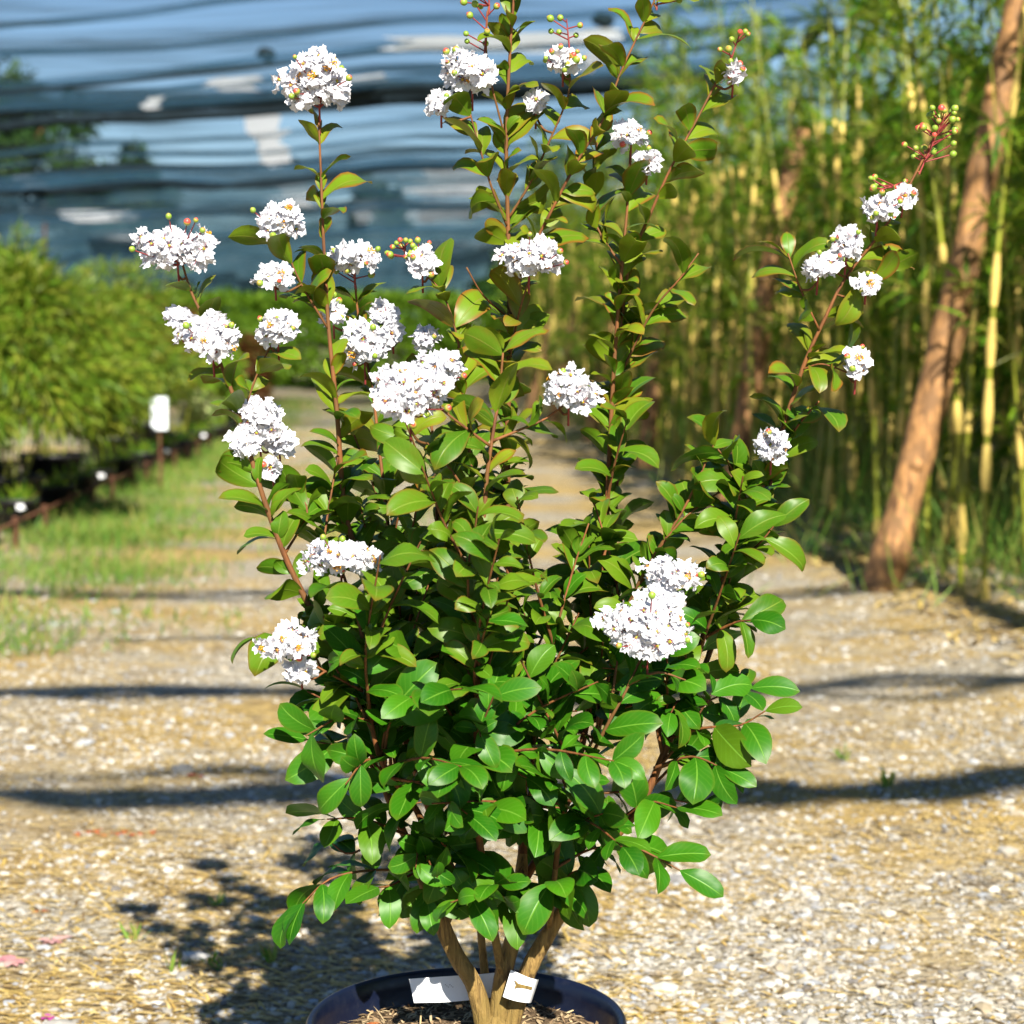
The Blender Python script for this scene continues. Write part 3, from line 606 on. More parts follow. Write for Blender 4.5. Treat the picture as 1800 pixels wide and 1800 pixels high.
potted('potted_shrub', 'bright green shrub beyond the round red brown shrub', edge(30.5) - 0.5, 30.5, 0.6, 0.55, 0.8, 3600, 0.10, 0.034, M['hedge_leaf'], 19, 22)
potted('potted_shrub', 'green shrub at the back of the row near the hedge', edge(34) - 0.9, 34.0, 0.8, 0.6, 0.8, 3600, 0.11, 0.04, M['hedge_leaf'], 21, 22)
# small empty-looking pots with seedlings and white labels along the kerb of the row
pot_small = None
for i in range(14):
    f = 11.4 + i * 0.95 + random.uniform(-.15, .15); o = empty('black_nursery_pot', row(edge(f) + 0.0 + random.uniform(-.06, .05), f, 0.0)); o.location.z = gz(*o.location.xy)
    tag(o, *(('small black nursery pot with a white label along the row edge', 'pot', 'labelled black pots along the row edge') if i % 3 == 1 else ('small black nursery pot without label along the row edge', 'pot', 'plain black pots along the row edge')))
    b_ = link('pot_body', POTM, o); b_.scale = (0.62, 0.62, 0.8)
    if i % 3 == 1:
        l = link('label', LABM, o); l.location = (0.05, -0.13, 0.15); l.rotation_euler = (R(-30 + random.uniform(-15, 15)), R(random.uniform(-20, 20)), R(35)); l.scale = (0.5, 1, 0.7)
    n = 60; P_ = np.concatenate([rng.normal(0, 0.05, (n, 2)), np.full((n, 1), 0.18)], 1); D = np.stack([rng.normal(0, 0.5, n), rng.normal(0, 0.5, n), np.ones(n)], 1)
    v, fc = blades(P_, D, rdir(n), rng.uniform(0.05, 0.16, n), rng.uniform(0.008, 0.016, n), 0.5); link('sprout', np_mesh('sprout', v, fc, M['bamboo_leaf']), o)
# low rusty rail on posts in front of the pots
rail = empty('rusty_rail', row(edge(10.6) + 0.16, 10.6, 0), ROW - 0.04); tag(rail, 'low rusty steel rail on short posts in front of the potted row', 'rail')
mb = MB(); mb.tube([(0, 0, 0.17), (0, 9.6, 0.17)], [0.009, 0.009], 6); mb.build('bar', M['rust'], rail)
for i in range(13):
    mb = MB(); mb.box((0, i * 0.8, 0.07), (0.028, 0.028, 0.26)); mb.build('post', M['rust'], rail, False)
# white sign on a stake
ps = at(281, 790, 15.2); sg = empty('label_sign', (ps.x, ps.y, 0)); tag(sg, 'upright white blue plant sign card on a stake between bamboo bushes', 'sign')
zc = at(281, 727, 15.2).z
mb = MB(); mb.box((0, 0, zc), (0.125, 0.006, 0.25)); mb.build('card', M['sign'], sg, False)
mb = MB(); mb.box((0, 0.008, zc / 2), (0.02, 0.008, zc)); mb.build('stake', M['rust'], sg, False)
# far hedge: single shrubs trimmed into a row
def box_hedge(name, label, c, dims, n, ll, lw, m, seed):
    o = empty(name, c, ROW); tag(o, label, 'hedge', 'hedge across the far end of the path'); g = np.random.default_rng(seed)
    p = g.uniform(-1, 1, (n, 3)); ax = g.integers(0, 3, n); p[np.arange(n), ax] = np.sign(p[np.arange(n), ax]) * g.uniform(0.82, 1.05, n)
    top = np.array([0.16 * noise.noise(Vector((q[0] * 3 + seed, q[1] * 2, 0))) for q in p]); pos = p * np.array(dims) / 2 + np.array([0, 0, dims[2] / 2]); pos[:, 2] = np.maximum(pos[:, 2] + top, 0.02)
    v, f = blades(pos, p + g.normal(size=(n, 3)) * 0.7, g.normal(size=(n, 3)), ll * g.uniform(0.6, 1.3, n), lw * g.uniform(0.7, 1.2, n), 0.3)
    link('foliage', np_mesh('foliage', v, f, m), o); mb = MB(); mb.tube([(0, 0, -0.05), (0.02, 0, dims[2] * 0.5)], [0.03, 0.02], 6); mb.build('stem', M['stem'], o)
for i, (r, f, w, h) in enumerate([(-6.4, 43, 2.8, 1.85), (-3.8, 43, 2.8, 1.9), (-1.4, 44, 2.4, 1.9), (0.7, 46, 2.2, 1.95), (2.2, 48, 1.8, 1.8), (-8.8, 42, 2.6, 1.9)]):
    box_hedge('hedge_shrub', 'bright green clipped hedge shrub across the far end of the path', row(r, f), (w, 1.2, h), 7000, 0.2, 0.10, M['hedge_leaf'], 40 + i)
# trees outside the canopy, seen through the net
def tree(label, x, y, h, cr, cz, seed, n=5200, name='tree'):
    o = empty(name, (x, y, 0)); tag(o, label, 'tree', 'trees beyond the shade net'); rd = random.Random(seed)
    mb = MB(); mb.tube([(0, 0, -0.1), (0.1, 0, h * 0.3), (0, 0.1, h * 0.62)], [h * 0.028, h * 0.022, h * 0.008], 8); 
    for k in range(7):
        a = rd.uniform(0, 6.28); z = h * rd.uniform(0.28, 0.5); mb.tube([(0.05, 0, z), (math.cos(a) * cr * 0.4, math.sin(a) * cr * 0.4, z + h * 0.12), (math.cos(a) * cr * 0.75, math.sin(a) * cr * 0.75, z + h * 0.22)], [h * 0.012, h * 0.008, h * 0.003], 6)
    mb.build('trunk', M['stem'], o)
    v, f = bush_leaves(n, cr, cr, (h - cz) * 0.8, cz, 0.75, 0.5, seed, 36, 0.4, 0.3); link('crown', np_mesh('crown', v, f, M['tree_leaf']), o)
tree('broad tall dark tree seen through the net above the biggest bamboo bush', -43.0, 168, 27, 8.0, 15, 61, 9000)
tree('dark tree beside the broad tall tree beyond the net', -33.5, 172, 18, 4.2, 10, 62, 5000)
tree('narrow dark tree standing alone above the far tree line', -11.5, 170, 15, 2.4, 9, 63, 3500)
for i in range(12):
    x = -48 + i * 6.6 + random.uniform(-1, 1); y = 166 + random.uniform(-6, 6); tree('distant dark tree in the line beyond the far end of the net', x, y, random.uniform(7.5, 11.0), random.uniform(3.8, 5.0), 4.0, 70 + i, 2600, 'distant_tree')

# ------------------------------------------------------------------ the pot and its soil
POT_Y = 2.62; PC = at(820, 1795, POT_Y); PR = 0.212; PZ = 0.325
pot = empty('plant_pot', (PC.x, POT_Y, 0)); tag(pot, 'large round dark navy plastic pot holding the white flowering shrub', 'pot')
mb = MB(); mb.lathe([(0.001, 0.0), (PR * 0.80, 0.0), (PR * 0.83, 0.012), (PR * 0.965, PZ - 0.045), (PR * 0.965, PZ - 0.03), (PR * 1.0, PZ - 0.026), (PR * 1.022, PZ - 0.014), (PR * 1.022, PZ - 0.005), (PR * 1.008, PZ), (PR * 0.985, PZ + 0.001), (PR * 0.965, PZ - 0.004), (PR * 0.955, PZ - 0.02), (PR * 0.92, PZ - 0.10), (0.001, PZ - 0.10)], 96)
mb.build('pot_body', M['pot'], pot)
SZ = PZ - 0.046; mb = MB(); K = 14; n = 56; vs = [(0, 0, SZ + 0.012)]; fc = []
def soil_z(x, y): q = math.hypot(x, y) / PR; return SZ + 0.016 * (1 - q * q) + 0.006 * noise.noise(Vector((x * 22, y * 22, 2))) + 0.003 * noise.noise(Vector((x * 70, y * 70, 2)))
for i in range(1, K + 1):
    for j in range(n):
        a = 6.28319 * j / n; x, y = PR * 0.945 * i / K * math.cos(a), PR * 0.945 * i / K * math.sin(a); vs.append((x, y, soil_z(x, y)))
fc = [(0, 1 + j, 1 + (j + 1) % n) for j in range(n)] + [(1 + (i - 1) * n + j, 1 + i * n + j, 1 + i * n + (j + 1) % n, 1 + (i - 1) * n + (j + 1) % n) for i in range(1, K) for j in range(n)]
mb.add(vs, fc); mb.build('soil', M['soil'], pot)
n = 2600; q = np.sqrt(rng.uniform(0, 1, n)) * PR * 0.92; a = rng.uniform(0, 6.28, n); X, Yv = q * np.cos(a), q * np.sin(a)
P_ = np.stack([X, Yv, [soil_z(float(x), float(y)) + rng.uniform(0.0, 0.004) for x, y in zip(X, Yv)]], 1); D = rdir(n) * np.array([1, 1, 0.22])
v, f = blades(P_, D, rdir(n) * 0.35 + np.array([0, 0, 1.0]), rng.lognormal(math.log(0.013), 0.5, n), rng.uniform(0.0018, 0.005, n), 0.1)
tag(link('mulch', np_mesh('mulch', v, f, M['chip']), pot), None, None, None, 'stuff')

# ------------------------------------------------------------------ the flowering shrub
Y0 = 2.62
BASE = Vector((at(868, 1790, Y0).x, Y0, SZ + 0.008))
plant = empty('crape_myrtle_shrub', (0, 0, 0)); tag(plant, 'tall multi stemmed shrub with white crinkled flower clusters growing in the navy pot', 'shrub')
def W(p): return at(p[0], p[1], Y0 + (p[2] if len(p) > 2 else 0.0))
LEAVES = []        # (matrix, level, size)
def frame(pos, d, nrm, s_):
    y = d.normalized(); x = y.cross(nrm)
    if x.length < 1e-4: x = y.cross(Vector((1, 0.2, 0.1)))
    x.normalize(); z = x.cross(y); mtx = Matrix((( x.x, y.x, z.x, pos.x), (x.y, y.y, z.y, pos.y), (x.z, y.z, z.z, pos.z), (0, 0, 0, 1)))
    return mtx @ Matrix.Scale(s_, 4)
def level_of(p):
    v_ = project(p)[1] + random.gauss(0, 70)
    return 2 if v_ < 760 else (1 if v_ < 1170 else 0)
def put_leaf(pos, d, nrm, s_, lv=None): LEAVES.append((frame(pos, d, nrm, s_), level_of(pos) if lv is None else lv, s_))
CAMP = Vector((0, 0, CAM_H))
def upright_leaves(path, t0, t1, step, size, az0=0.0, spread=0.85):
    """opposite pairs climbing an upright stem, arching out and curling over"""
    L = [0.0]
    for i in range(1, len(path)): L.append(L[-1] + (path[i] - path[i - 1]).length)
    T = L[-1]; s = T * t0; k = 0; az = az0
    while s < T * t1:
        i = max(1, next((q for q in range(len(L)) if L[q] >= s), len(L) - 1)); a = (s - L[i - 1]) / max(1e-6, L[i] - L[i - 1]); p = path[i - 1].lerp(path[i], a)
        t = (path[i] - path[i - 1]).normalized(); e1 = t.cross(Vector((0, 1, 0.02))).normalized(); e2 = t.cross(e1)
        for side in (0, math.pi):
            if random.random() < 0.13: continue
            w = az + side + random.gauss(0, 0.28); out = e1 * math.cos(w) + e2 * math.sin(w); ang = spread + random.gauss(0, 0.16)
            d = t * math.cos(ang) + out * math.sin(ang); nn = t * math.sin(ang) - out * math.cos(ang) + SUNV * random.choice((0.3, 0.8, 1.2, -0.9)) + Vector((random.gauss(0, .3), random.gauss(0, .3), random.gauss(0, .3)))
            put_leaf(p + t * random.uniform(-0.011, 0.011), d, nn, size * random.uniform(0.62, 1.2))
            if random.random() < 0.38: put_leaf(p + t * 0.006, (d + t * 0.5 + Vector((random.gauss(0, .35), random.gauss(0, .35), random.gauss(0, .2)))), nn + Vector((random.gauss(0, .5), random.gauss(0, .5), 0)), size * random.uniform(0.4, 0.75))
        az += math.pi / 2 * random.choice((0.25, 0.9, 1.0)) + random.gauss(0, 0.25); s += step * random.uniform(0.8, 1.2); k += 1
def shoot_leaves(path, t0, step, size, end=True):
    """flat sprays on the lower shoots, blades turned to the light"""
    L = [0.0]
    for i in range(1, len(path)): L.append(L[-1] + (path[i] - path[i - 1]).length)
    T = L[-1]; s = T * t0; sg = 1
    while s <= T:
        i = max(1, next((q for q in range(len(L)) if L[q] >= s), len(L) - 1)); a = (s - L[i - 1]) / max(1e-6, L[i] - L[i - 1]); p = path[i - 1].lerp(path[i], a)
        t = (path[i] - path[i - 1]).normalized(); up = (SUNV * 0.75 + Vector((0, 0, 0.55)) + Vector((p.x - BASE.x, p.y - BASE.y, 0)) * 0.9 + Vector((random.gauss(0, .55), random.gauss(0, .5), random.gauss(0, .5)))).normalized()
        side = t.cross(up).normalized()
        for q in (1, -1):
            ang = random.uniform(0.65, 1.15); d = t * math.cos(ang) + side * (q * math.sin(ang)) + Vector((random.gauss(0, .22), random.gauss(0, .22), -0.25 + random.gauss(0, .3))); put_leaf(p, d, up + side * q * random.uniform(-0.3, 0.7) + Vector((random.gauss(0, .25), random.gauss(0, .25), random.gauss(0, .25))), size * random.uniform(0.62, 1.2))
        s += step * random.uniform(0.8, 1.25)
    if end: put_leaf(path[-1], t + Vector((0, 0, -0.15)), up, size * random.uniform(0.7, 1.0))

# stems: photograph-measured courses, each at its own depth; r0, r1 radii; leafy part of the length
STEMS = [
 ('T1', [(858, 1782, 0), (836, 1738, -.005), (803, 1682, -.01), (777, 1625, -.015), (752, 1560, -.02), (737, 1520, -.02)], .0150, .0105, None),
 ('T2', [(874, 1784, 0), (884, 1720, .0), (904, 1640, .005), (915, 1560, .015), (920, 1400, .05), (906, 1250, .07), (896, 1050, .09), (892, 800, .09), (896, 560, .08), (893, 400, .08), (890, 250, .07), (896, 100, .06), (908, -70, .05)], .0185, .0022, (.34, 1)),
 ('T3', [(886, 1784, 0), (928, 1708, -.005), (965, 1640, -.01), (1004, 1575, -.01), (1055, 1500, -.01), (1120, 1425, 0), (1165, 1330, 0), (1206, 1220, 0), (1242, 1100, 0), (1277, 1000, 0), (1322, 900, -.01), (1360, 800, -.02), (1410, 650, -.03), (1450, 560, -.04), (1487, 488, -.04), (1560, 392, -.05), (1612, 300, -.05), (1660, 205, -.05)], .0165, .0016, (.42, .90)),
 ('T4', [(862, 1775, .03), (850, 1690, .05), (843, 1610, .06), (838, 1500, .07), (810, 1350, .09), (790, 1150, .11), (770, 960, .12), (765, 800, .13), (740, 640, .13)], .0120, .0022, (.42, .96)),
 ('T5', [(737, 1520, -.02), (740, 1440, -.07), (677, 1350, -.12), (652, 1267, -.14), (637, 1120, -.15), (610, 1030, -.15), (597, 990, -.15)], .0075, .0022, (.30, .97)),
 ('B', [(737, 1520, -.02), (690, 1420, -.01), (620, 1230, -.02), (555, 1090, -.03), (500, 975, -.04), (455, 850, -.05), (415, 710, -.05), (388, 640, -.05), (360, 565, -.05), (335, 510, -.05), (318, 455, -.05)], .0088, .0018, (.30, .99)),
 ('C', [(777, 1625, -.015), (799, 1555, .02), (740, 1380, .05), (680, 1200, .05), (640, 1010, .04), (607, 900, .03), (592, 720, .02), (578, 580, .02), (570, 450, .02), (565, 330, .02), (560, 205, .02)], .0100, .0018, (.28, .99)),
 ('C2', [(740, 1380, .05), (705, 1150, .09), (685, 950, .10), (668, 800, .11), (655, 690, .12), (632, 570, .12), (622, 480, .12)], .0055, .0018, (.15, .95)),
 ('D', [(884, 1720, 0), (862, 1600, -.05), (840, 1450, -.12), (838, 1300, -.16), (840, 1150, -.18), (846, 1000, -.18), (855, 850, -.18), (864, 780, -.18), (878, 690, -.17), (884, 620, -.17)], .0090, .0018, (.34, 1)),
 ('D1', [(863, 785, -.18), (805, 742, -.20), (765, 712, -.21), (735, 705, -.22)], .0028, .0016, (.2, .9)),
 ('D2', [(866, 775, -.18), (915, 755, -.17), (960, 735, -.16), (996, 708, -.15)], .0028, .0016, (.2, .85)),
 ('D3', [(850, 940, -.18), (815, 860, -.19), (780, 810, -.20), (752, 780, -.2)], .0026, .0014, (.15, 1)),
 ('E1', [(893, 400, .08), (868, 340, .06), (852, 290, .05), (828, 205, .05), (818, 160, .05)], .0026, .0014, (.1, .9)),
 ('E2', [(893, 385, .08), (930, 325, .07), (965, 250, .06), (998, 170, .05), (1002, 120, .05)], .0026, .0014, (.1, .9)),
 ('E3', [(896, 540, .08), (930, 450, .06), (985, 340, .04), (1020, 275, .03), (1060, 210, .02), (1090, 130, .02), (1120, 65, .02), (1170, -40, .02)], .0034, .0016, (.12, 1)),
 ('E4', [(894, 640, .085), (910, 560, .02), (930, 490, -.01)], .0028, .0016, (.2, .9)),
 ('E5', [(890, 250, .07), (858, 120, .05), (856, 40, .05), (860, 5, .05)], .0022, .0012, None),
 ('G', [(915, 1560, .015), (1000, 1400, .08), (1045, 1180, .12), (1064, 950, .13), (1072, 780, .13), (1081, 620, .12), (1095, 450, .11), (1103, 360, .11), (1108, 265, .11)], .0085, .0018, (.25, .98)),
 ('G2', [(1045, 1180, .12), (1075, 1000, .15), (1086, 800, .16), (1092, 620, .15), (1103, 480, .13), (1148, 365, .11), (1182, 290, .10), (1226, 208, .10), (1256, 150, .10), (1274, 115, .10)], .0055, .0016, (.1, .97)),
 ('G3', [(1090, 660, .15), (1145, 550, .12), (1195, 490, .1), (1228, 445, .1)], .0028, .0014, (.2, 1)),
 ('G4', [(1095, 470, .11), (1050, 400, .12), (1040, 330, .13), (1050, 250, .13)], .0026, .0014, (.15, 1)),
 ('H2', [(1195, 1260, .0), (1240, 1170, .03), (1300, 1000, .04), (1345, 880, .03), (1372, 800, .02), (1405, 745, 0), (1440, 705, -.01)], .0055, .0016, (.3, 1)),
 ('H3', [(1410, 650, -.03), (1445, 640, -.05), (1490, 655, -.06)], .0022, .0013, (.1, .8)),
 ('H4', [(1440, 580, -.04), (1408, 510, -.05), (1385, 445, -.05)], .0024, .0013, (.2, 1)),
 ('H5', [(1487, 488, -.04), (1520, 500, -.06), (1560, 470, -.06)], .0022, .0013, (.2, 1)),
 ('H6', [(1322, 900, -.01), (1285, 820, -.03), (1262, 790, -.04)], .0024, .0013, (.2, 1)),
 ('I', [(965, 1640, -.01), (985, 1460, -.10), (1010, 1390, -.13), (1062, 1285, -.16), (1100, 1215, -.17), (1130, 1150, -.17)], .0060, .0018, (.45, .92)),
 ('J', [(930, 1420, .02), (945, 1250, .0), (972, 1130, -.02), (1008, 1000, -.02), (1035, 920, -.02)], .0042, .0014, (.2, 1)),
 ('K', [(1050, 1300, .06), (1085, 1120, .03), (1130, 1010, .0), (1185, 930, -.02), (1235, 885, -.02), (1290, 850, -.02)], .0040, .0014, (.3, 1)),
 ('L', [(637, 1215, -.14), (590, 1190, -.16), (545, 1165, -.17)], .0026, .0015, (.2, .8)),
 ('Q', [(790, 1150, .11), (820, 1000, .08), (835, 900, .05), (815, 700, .03), (805, 600, .02), (780, 520, .02), (745, 480, .02)], .0038, .0014, (.25, .97)),
 ('S', [(500, 975, -.04), (540, 900, -.02), (510, 850, -.01), (478, 790, -.02)], .0026, .0013, (.2, .9)),
 ('U', [(578, 580, .02), (530, 500, .0), (500, 430, -.01), (492, 400, -.01)], .0024, .0013, (.3, .9)),
 ('U2', [(430, 720, -.05), (455, 650, -.05), (480, 600, -.06)], .0022, .0013, (.2, .9)),
 ('V', [(896, 560, .08), (850, 520, .02), (820, 470, .0)], .0022, .0012, None),
]
PATHS = {}
for name, pts, r0, r1, leafy in STEMS:
    w = [W(p) for p in pts]
    if name in ('T1', 'T2', 'T3', 'T4'): w[0] = BASE + Vector(((pts[0][0] - 868) / 1310, pts[0][2] if len(pts[0]) > 2 else 0, 0.004))
    path = smooth_path(w, 5); n = len(path); PATHS[name] = path; mb = MB()
    rr = [(r0 + (r1 - r0) * (i / (n - 1)) ** (0.42 if r0 > 0.011 else 0.7)) for i in range(n)]; rr = [q if q > 0.009 else max(0.0011, q * 0.74) for q in rr]
    rr = [q * (1 + 0.08 * noise.noise(Vector((i * 0.7, hash(name) % 97 * 0 + len(name) * 3.3 + r0 * 900, 0)))) for i, q in enumerate(rr)]
    mb.tube(path, rr, 10 if r0 > 0.008 else 7)
    o = mb.build('trunk' if name in ('T1', 'T3') and r0 > .01 else 'stem', M['trunk'] if name == 'T1' else M['stem'], plant)
    if name != 'T1' and min(p.z for p in path) < 0.5:                      # old pale bark low down, red brown above
        o.data.materials.append(M['trunk']); o.data.polygons.foreach_set('material_index', np.array([1 if sum(o.data.vertices[i].co.z for i in p.vertices) / len(p.vertices) < 0.54 else 0 for p in o.data.polygons], dtype=np.int32))
    if leafy:
        up = project(path[int(n * 0.7)])[1]
        upright_leaves(path, leafy[0], leafy[1], 0.0275 if up < 900 else 0.031, 0.067 if up < 800 else 0.069, random.uniform(0, 3))
# stump where the trunks leave the soil
mb = MB(); mb.lathe([(0.040, -0.012), (0.036, 0.0), (0.031, 0.012), (0.026, 0.028), (0.015, 0.042), (0.001, 0.046)], 16, 0, BASE); 
for k in range(len(mb.v)): q = Vector(mb.v[k]); mb.v[k] = tuple(q + (q - BASE) * 0.22 * noise.noise(q * 60))
mb.build('root_flare', M['trunk'], plant)

# flower clusters: place, size, depth; leaves leave them free to the light
CL = [ # u, v, width, height, depth, buds
 (560, 150, 135, 108, .02, 5), (490, 390, 85, 76, -.01, 3), (310, 437, 135, 88, -.05, 4), (622, 452, 100, 62, .10, 6), (482, 485, 78, 44, 0, 2), (742, 462, 55, 60, .02, 9), (487, 577, 72, 74, -.06, 2), (372, 594, 108, 88, -.06, 2), (318, 562, 52, 38, -.02, 1),
 (640, 608, 84, 88, .10, 3), (676, 552, 58, 42, .11, 1), (690, 585, 40, 36, .11, 0), (585, 550, 50, 50, .10, 3), (747, 594, 54, 50, .08, 1), (775, 650, 84, 66, -.16, 2), (720, 692, 146, 118, -.22, 3), (455, 735, 86, 104, -.03, 0), (490, 775, 62, 62, -.01, 1), (428, 782, 52, 50, -.04, 0), (478, 822, 40, 34, -.02, 1),
 (598, 978, 132, 66, -.16, 4), (512, 1130, 100, 72, -.18, 3), (528, 1178, 66, 36, -.17, 1), (930, 456, 124, 72, -.02, 5), (1000, 686, 98, 78, -.16, 2), (830, 132, 92, 72, .05, 5), (775, 180, 46, 42, .05, 2), (800, 105, 40, 34, .05, 4), (990, 106, 62, 44, .05, 8), (942, 180, 34, 46, .08, 2),
 (1110, 238, 74, 56, .11, 2), (1138, 284, 46, 38, .11, 1), (1290, 130, 42, 38, .10, 6), (1358, 782, 66, 64, -.06, 2), (1507, 640, 42, 62, -.07, 3), (1440, 470, 76, 52, -.06, 2), (1490, 428, 66, 62, -.06, 4), (1525, 500, 52, 30, -.06, 3), (1545, 366, 68, 50, -.06, 5), (1590, 345, 36, 32, -.05, 4), (1140, 1108, 138, 122, -.18, 3), (1185, 1008, 108, 58, -.15, 2), (1165, 1050, 60, 44, -.16, 0)]
def hides(path):
    """a shoot that would cross in front of a flower cluster"""
    return any(abs(a - u) < w * 0.5 and abs(c - v_) < h * 0.55 and p.y < Y0 + dy + 0.02 for p in path for a, c in [project(p)] for u, v_, w, h, dy, nb in CL)
# lower crown: side shoots inside the measured outline
OUT = [(470, 1130), (540, 1100), (600, 1030), (640, 930), (760, 930), (860, 900), (960, 930), (1040, 900), (1120, 930), (1200, 990), (1290, 1050), (1335, 1140), (1310, 1200), (1390, 1260), (1300, 1390), (1225, 1450), (1235, 1545), (1120, 1545), (1045, 1500), (990, 1610), (890, 1650), (750, 1590), (640, 1580), (510, 1600), (560, 1500), (530, 1400), (490, 1300), (510, 1220)]
def inside(u, v_):
    c = False; n = len(OUT)
    for i in range(n):
        x1, y1 = OUT[i]; x2, y2 = OUT[(i + 1) % n]
        if (y1 > v_) != (y2 > v_) and u < (x2 - x1) * (v_ - y1) / (y2 - y1) + x1: c = not c
    return c
SRC = [p for k in ('T2', 'T3', 'T4', 'T5', 'B', 'C', 'C2', 'D', 'G', 'G2', 'H2', 'I', 'J', 'K', 'T1') for p in PATHS[k] if 960 < project(p)[1] < 1600]
twigs = MB(); cnt = 0
def add_shoot(pts, size=0.064, t0=0.3, step=0.034):
    path = smooth_path(pts, 4); n = len(path); twigs.tube(path, [0.0024 * (1 - 0.6 * i / (n - 1)) for i in range(n)], 5, 0, False); shoot_leaves(path, t0, step, size)
tries = 0
while cnt < 62 and tries < 6000:
    tries += 1; p0 = random.choice(SRC); u0, v0 = project(p0)
    if v0 < 1200 and random.random() < 0.8: continue
    a = random.uniform(0, 6.283); ln = random.uniform(0.07, 0.24) * (1.0 if v0 > 1150 else 0.6)
    out = Vector((math.cos(a), math.sin(a) - 0.25, random.uniform(-0.1, 0.85) if v0 < 1400 else random.uniform(-0.35, 0.4))).normalized()
    rad = Vector((p0.x - BASE.x, p0.y - BASE.y, 0)); out = (out + rad * 2.2).normalized(); p2 = p0 + out * ln + Vector((0, 0, -0.015))
    e = p2 + out * 0.035; u, v_ = project(e)
    if not inside(u, v_) or abs(e.y - Y0) > 0.36: continue
    pts = [p0, p0.lerp(p2, 0.5) + Vector((0, 0, 0.012)), p2]
    if hides(pts): continue
    cnt += 1
    if v0 < 1230 or random.random() < 0.55:
        path = smooth_path(pts, 4); n = len(path); twigs.tube(path, [0.0024 * (1 - 0.6 * i / (n - 1)) for i in range(n)], 5, 0, False); upright_leaves(path, 0.3, 1.0, 0.032, random.uniform(0.048, 0.062), random.uniform(0, 3), 1.05)
    else: add_shoot(pts, random.uniform(0.048, 0.070))
# upright leafy side branches fill the middle of the crown
SRC2 = [p for k in ('T2', 'T3', 'T4', 'T5', 'B', 'C', 'C2', 'D', 'G', 'G2', 'H2', 'I', 'J', 'K', 'Q') for p in PATHS[k] if 840 < project(p)[1] < 1400]
cnt = tries = 0
while cnt < 66 and tries < 4000:
    tries += 1; p0 = random.choice(SRC2); u0, v0 = project(p0); a = random.uniform(0, 6.283); ln = random.uniform(0.10, 0.27)
    rad = Vector((p0.x - BASE.x, p0.y - BASE.y, 0)); out = (Vector((math.cos(a) * 0.5, math.sin(a) * 0.5 - 0.15, random.uniform(0.7, 1.2))) + rad * 0.9).normalized(); p2 = p0 + out * ln + Vector((0, 0, 0.02)); u, v_ = project(p2 + out * 0.03)
    if v_ < 690 or abs(p2.y - Y0) > 0.33: continue
    lo, hi = 520 - (v_ - 1100) * -0.12, 1290 + (1100 - v_) * 0.15
    if not lo < u < hi or (v_ > 1300 and not 560 < u < 1250): continue
    if v_ < 980 and (1120 < u < 1260 or 940 < u < 1030): continue
    path = smooth_path([p0, p0.lerp(p2, 0.45) + out.cross(Vector((0, 0, 1))) * 0.012 + rad * 0.03, p2], 4); n = len(path)
    if hides(path): continue
    twigs.tube(path, [0.0026 * (1 - 0.6 * i / (n - 1)) for i in range(n)], 5, 0, False); upright_leaves(path, 0.22, 1.0, 0.030, random.uniform(0.056, 0.070), random.uniform(0, 3), 0.9); cnt += 1
# shoots that draw the outline of the lower crown
for s_ in [[(1170, 1300, 0), (1235, 1280, -.05), (1300, 1275, -.07), (1345, 1250, -.08)], [(1150, 1350, -.02), (1215, 1330, -.06), (1270, 1350, -.09)], [(1090, 1440, -.02), (1140, 1410, -.06), (1190, 1420, -.09)],
           [(1050, 1500, -.03), (1090, 1480, -.08), (1150, 1505, -.10), (1195, 1530, -.11)], [(720, 1470, -.03), (640, 1440, -.08), (575, 1440, -.10)], [(737, 1530, -.03), (650, 1530, -.05), (580, 1545, -.07), (530, 1590, -.08)],
           [(680, 1360, -.1), (620, 1320, -.12), (540, 1300, -.14)], [(650, 1270, -.12), (590, 1240, -.13), (540, 1215, -.14)], [(735, 1530, 0), (690, 1555, -.05), (665, 1560, -.08)], [(905, 1620, -.02), (890, 1560, -.10), (868, 1555, -.16)],
           [(905, 1640, -.02), (900, 1590, -.08), (880, 1575, -.14)], [(950, 1600, -.02), (960, 1560, -.08), (972, 1550, -.12)], [(990, 1580, 0), (1000, 1540, -.05), (1015, 1530, -.09)], [(800, 1560, 0), (790, 1500, -.08), (775, 1480, -.13)],
           [(840, 1450, -.1), (845, 1430, -.16), (850, 1420, -.2)], [(760, 1570, -.02), (745, 1560, -.06), (750, 1580, -.08)], [(1240, 1120, 0), (1290, 1095, -.03), (1320, 1090, -.05)], [(1277, 1000, 0), (1330, 960, -.03), (1360, 925, -.04)],
           [(555, 1090, -.03), (500, 1110, -.06), (460, 1120, -.08)], [(700, 1450, .05), (620, 1500, .05), (580, 1480, .05)], [(1180, 1290, .05), (1250, 1230, .08), (1320, 1210, .08)], [(920, 1450, -.05), (950, 1400, -.15), (965, 1380, -.2)], [(985, 1460, -.1), (1030, 1440, -.16), (1060, 1430, -.2)]]:
    add_shoot([W(p) for p in s_], 0.070, 0.35)
tag(twigs.build('twigs', M['stem'], plant), None, None, None, 'stuff')

def crowds(mx_):
    tip = mx_ @ Vector((0, 0.55, 0)); a, c = project(tip)
    return any(abs(a - u) < w * 0.50 and abs(c - v_) < h * 0.52 and tip.y < Y0 + dy + 0.02 for u, v_, w, h, dy, nb in CL)
LEAVES = [q for q in LEAVES if not crowds(q[0])]
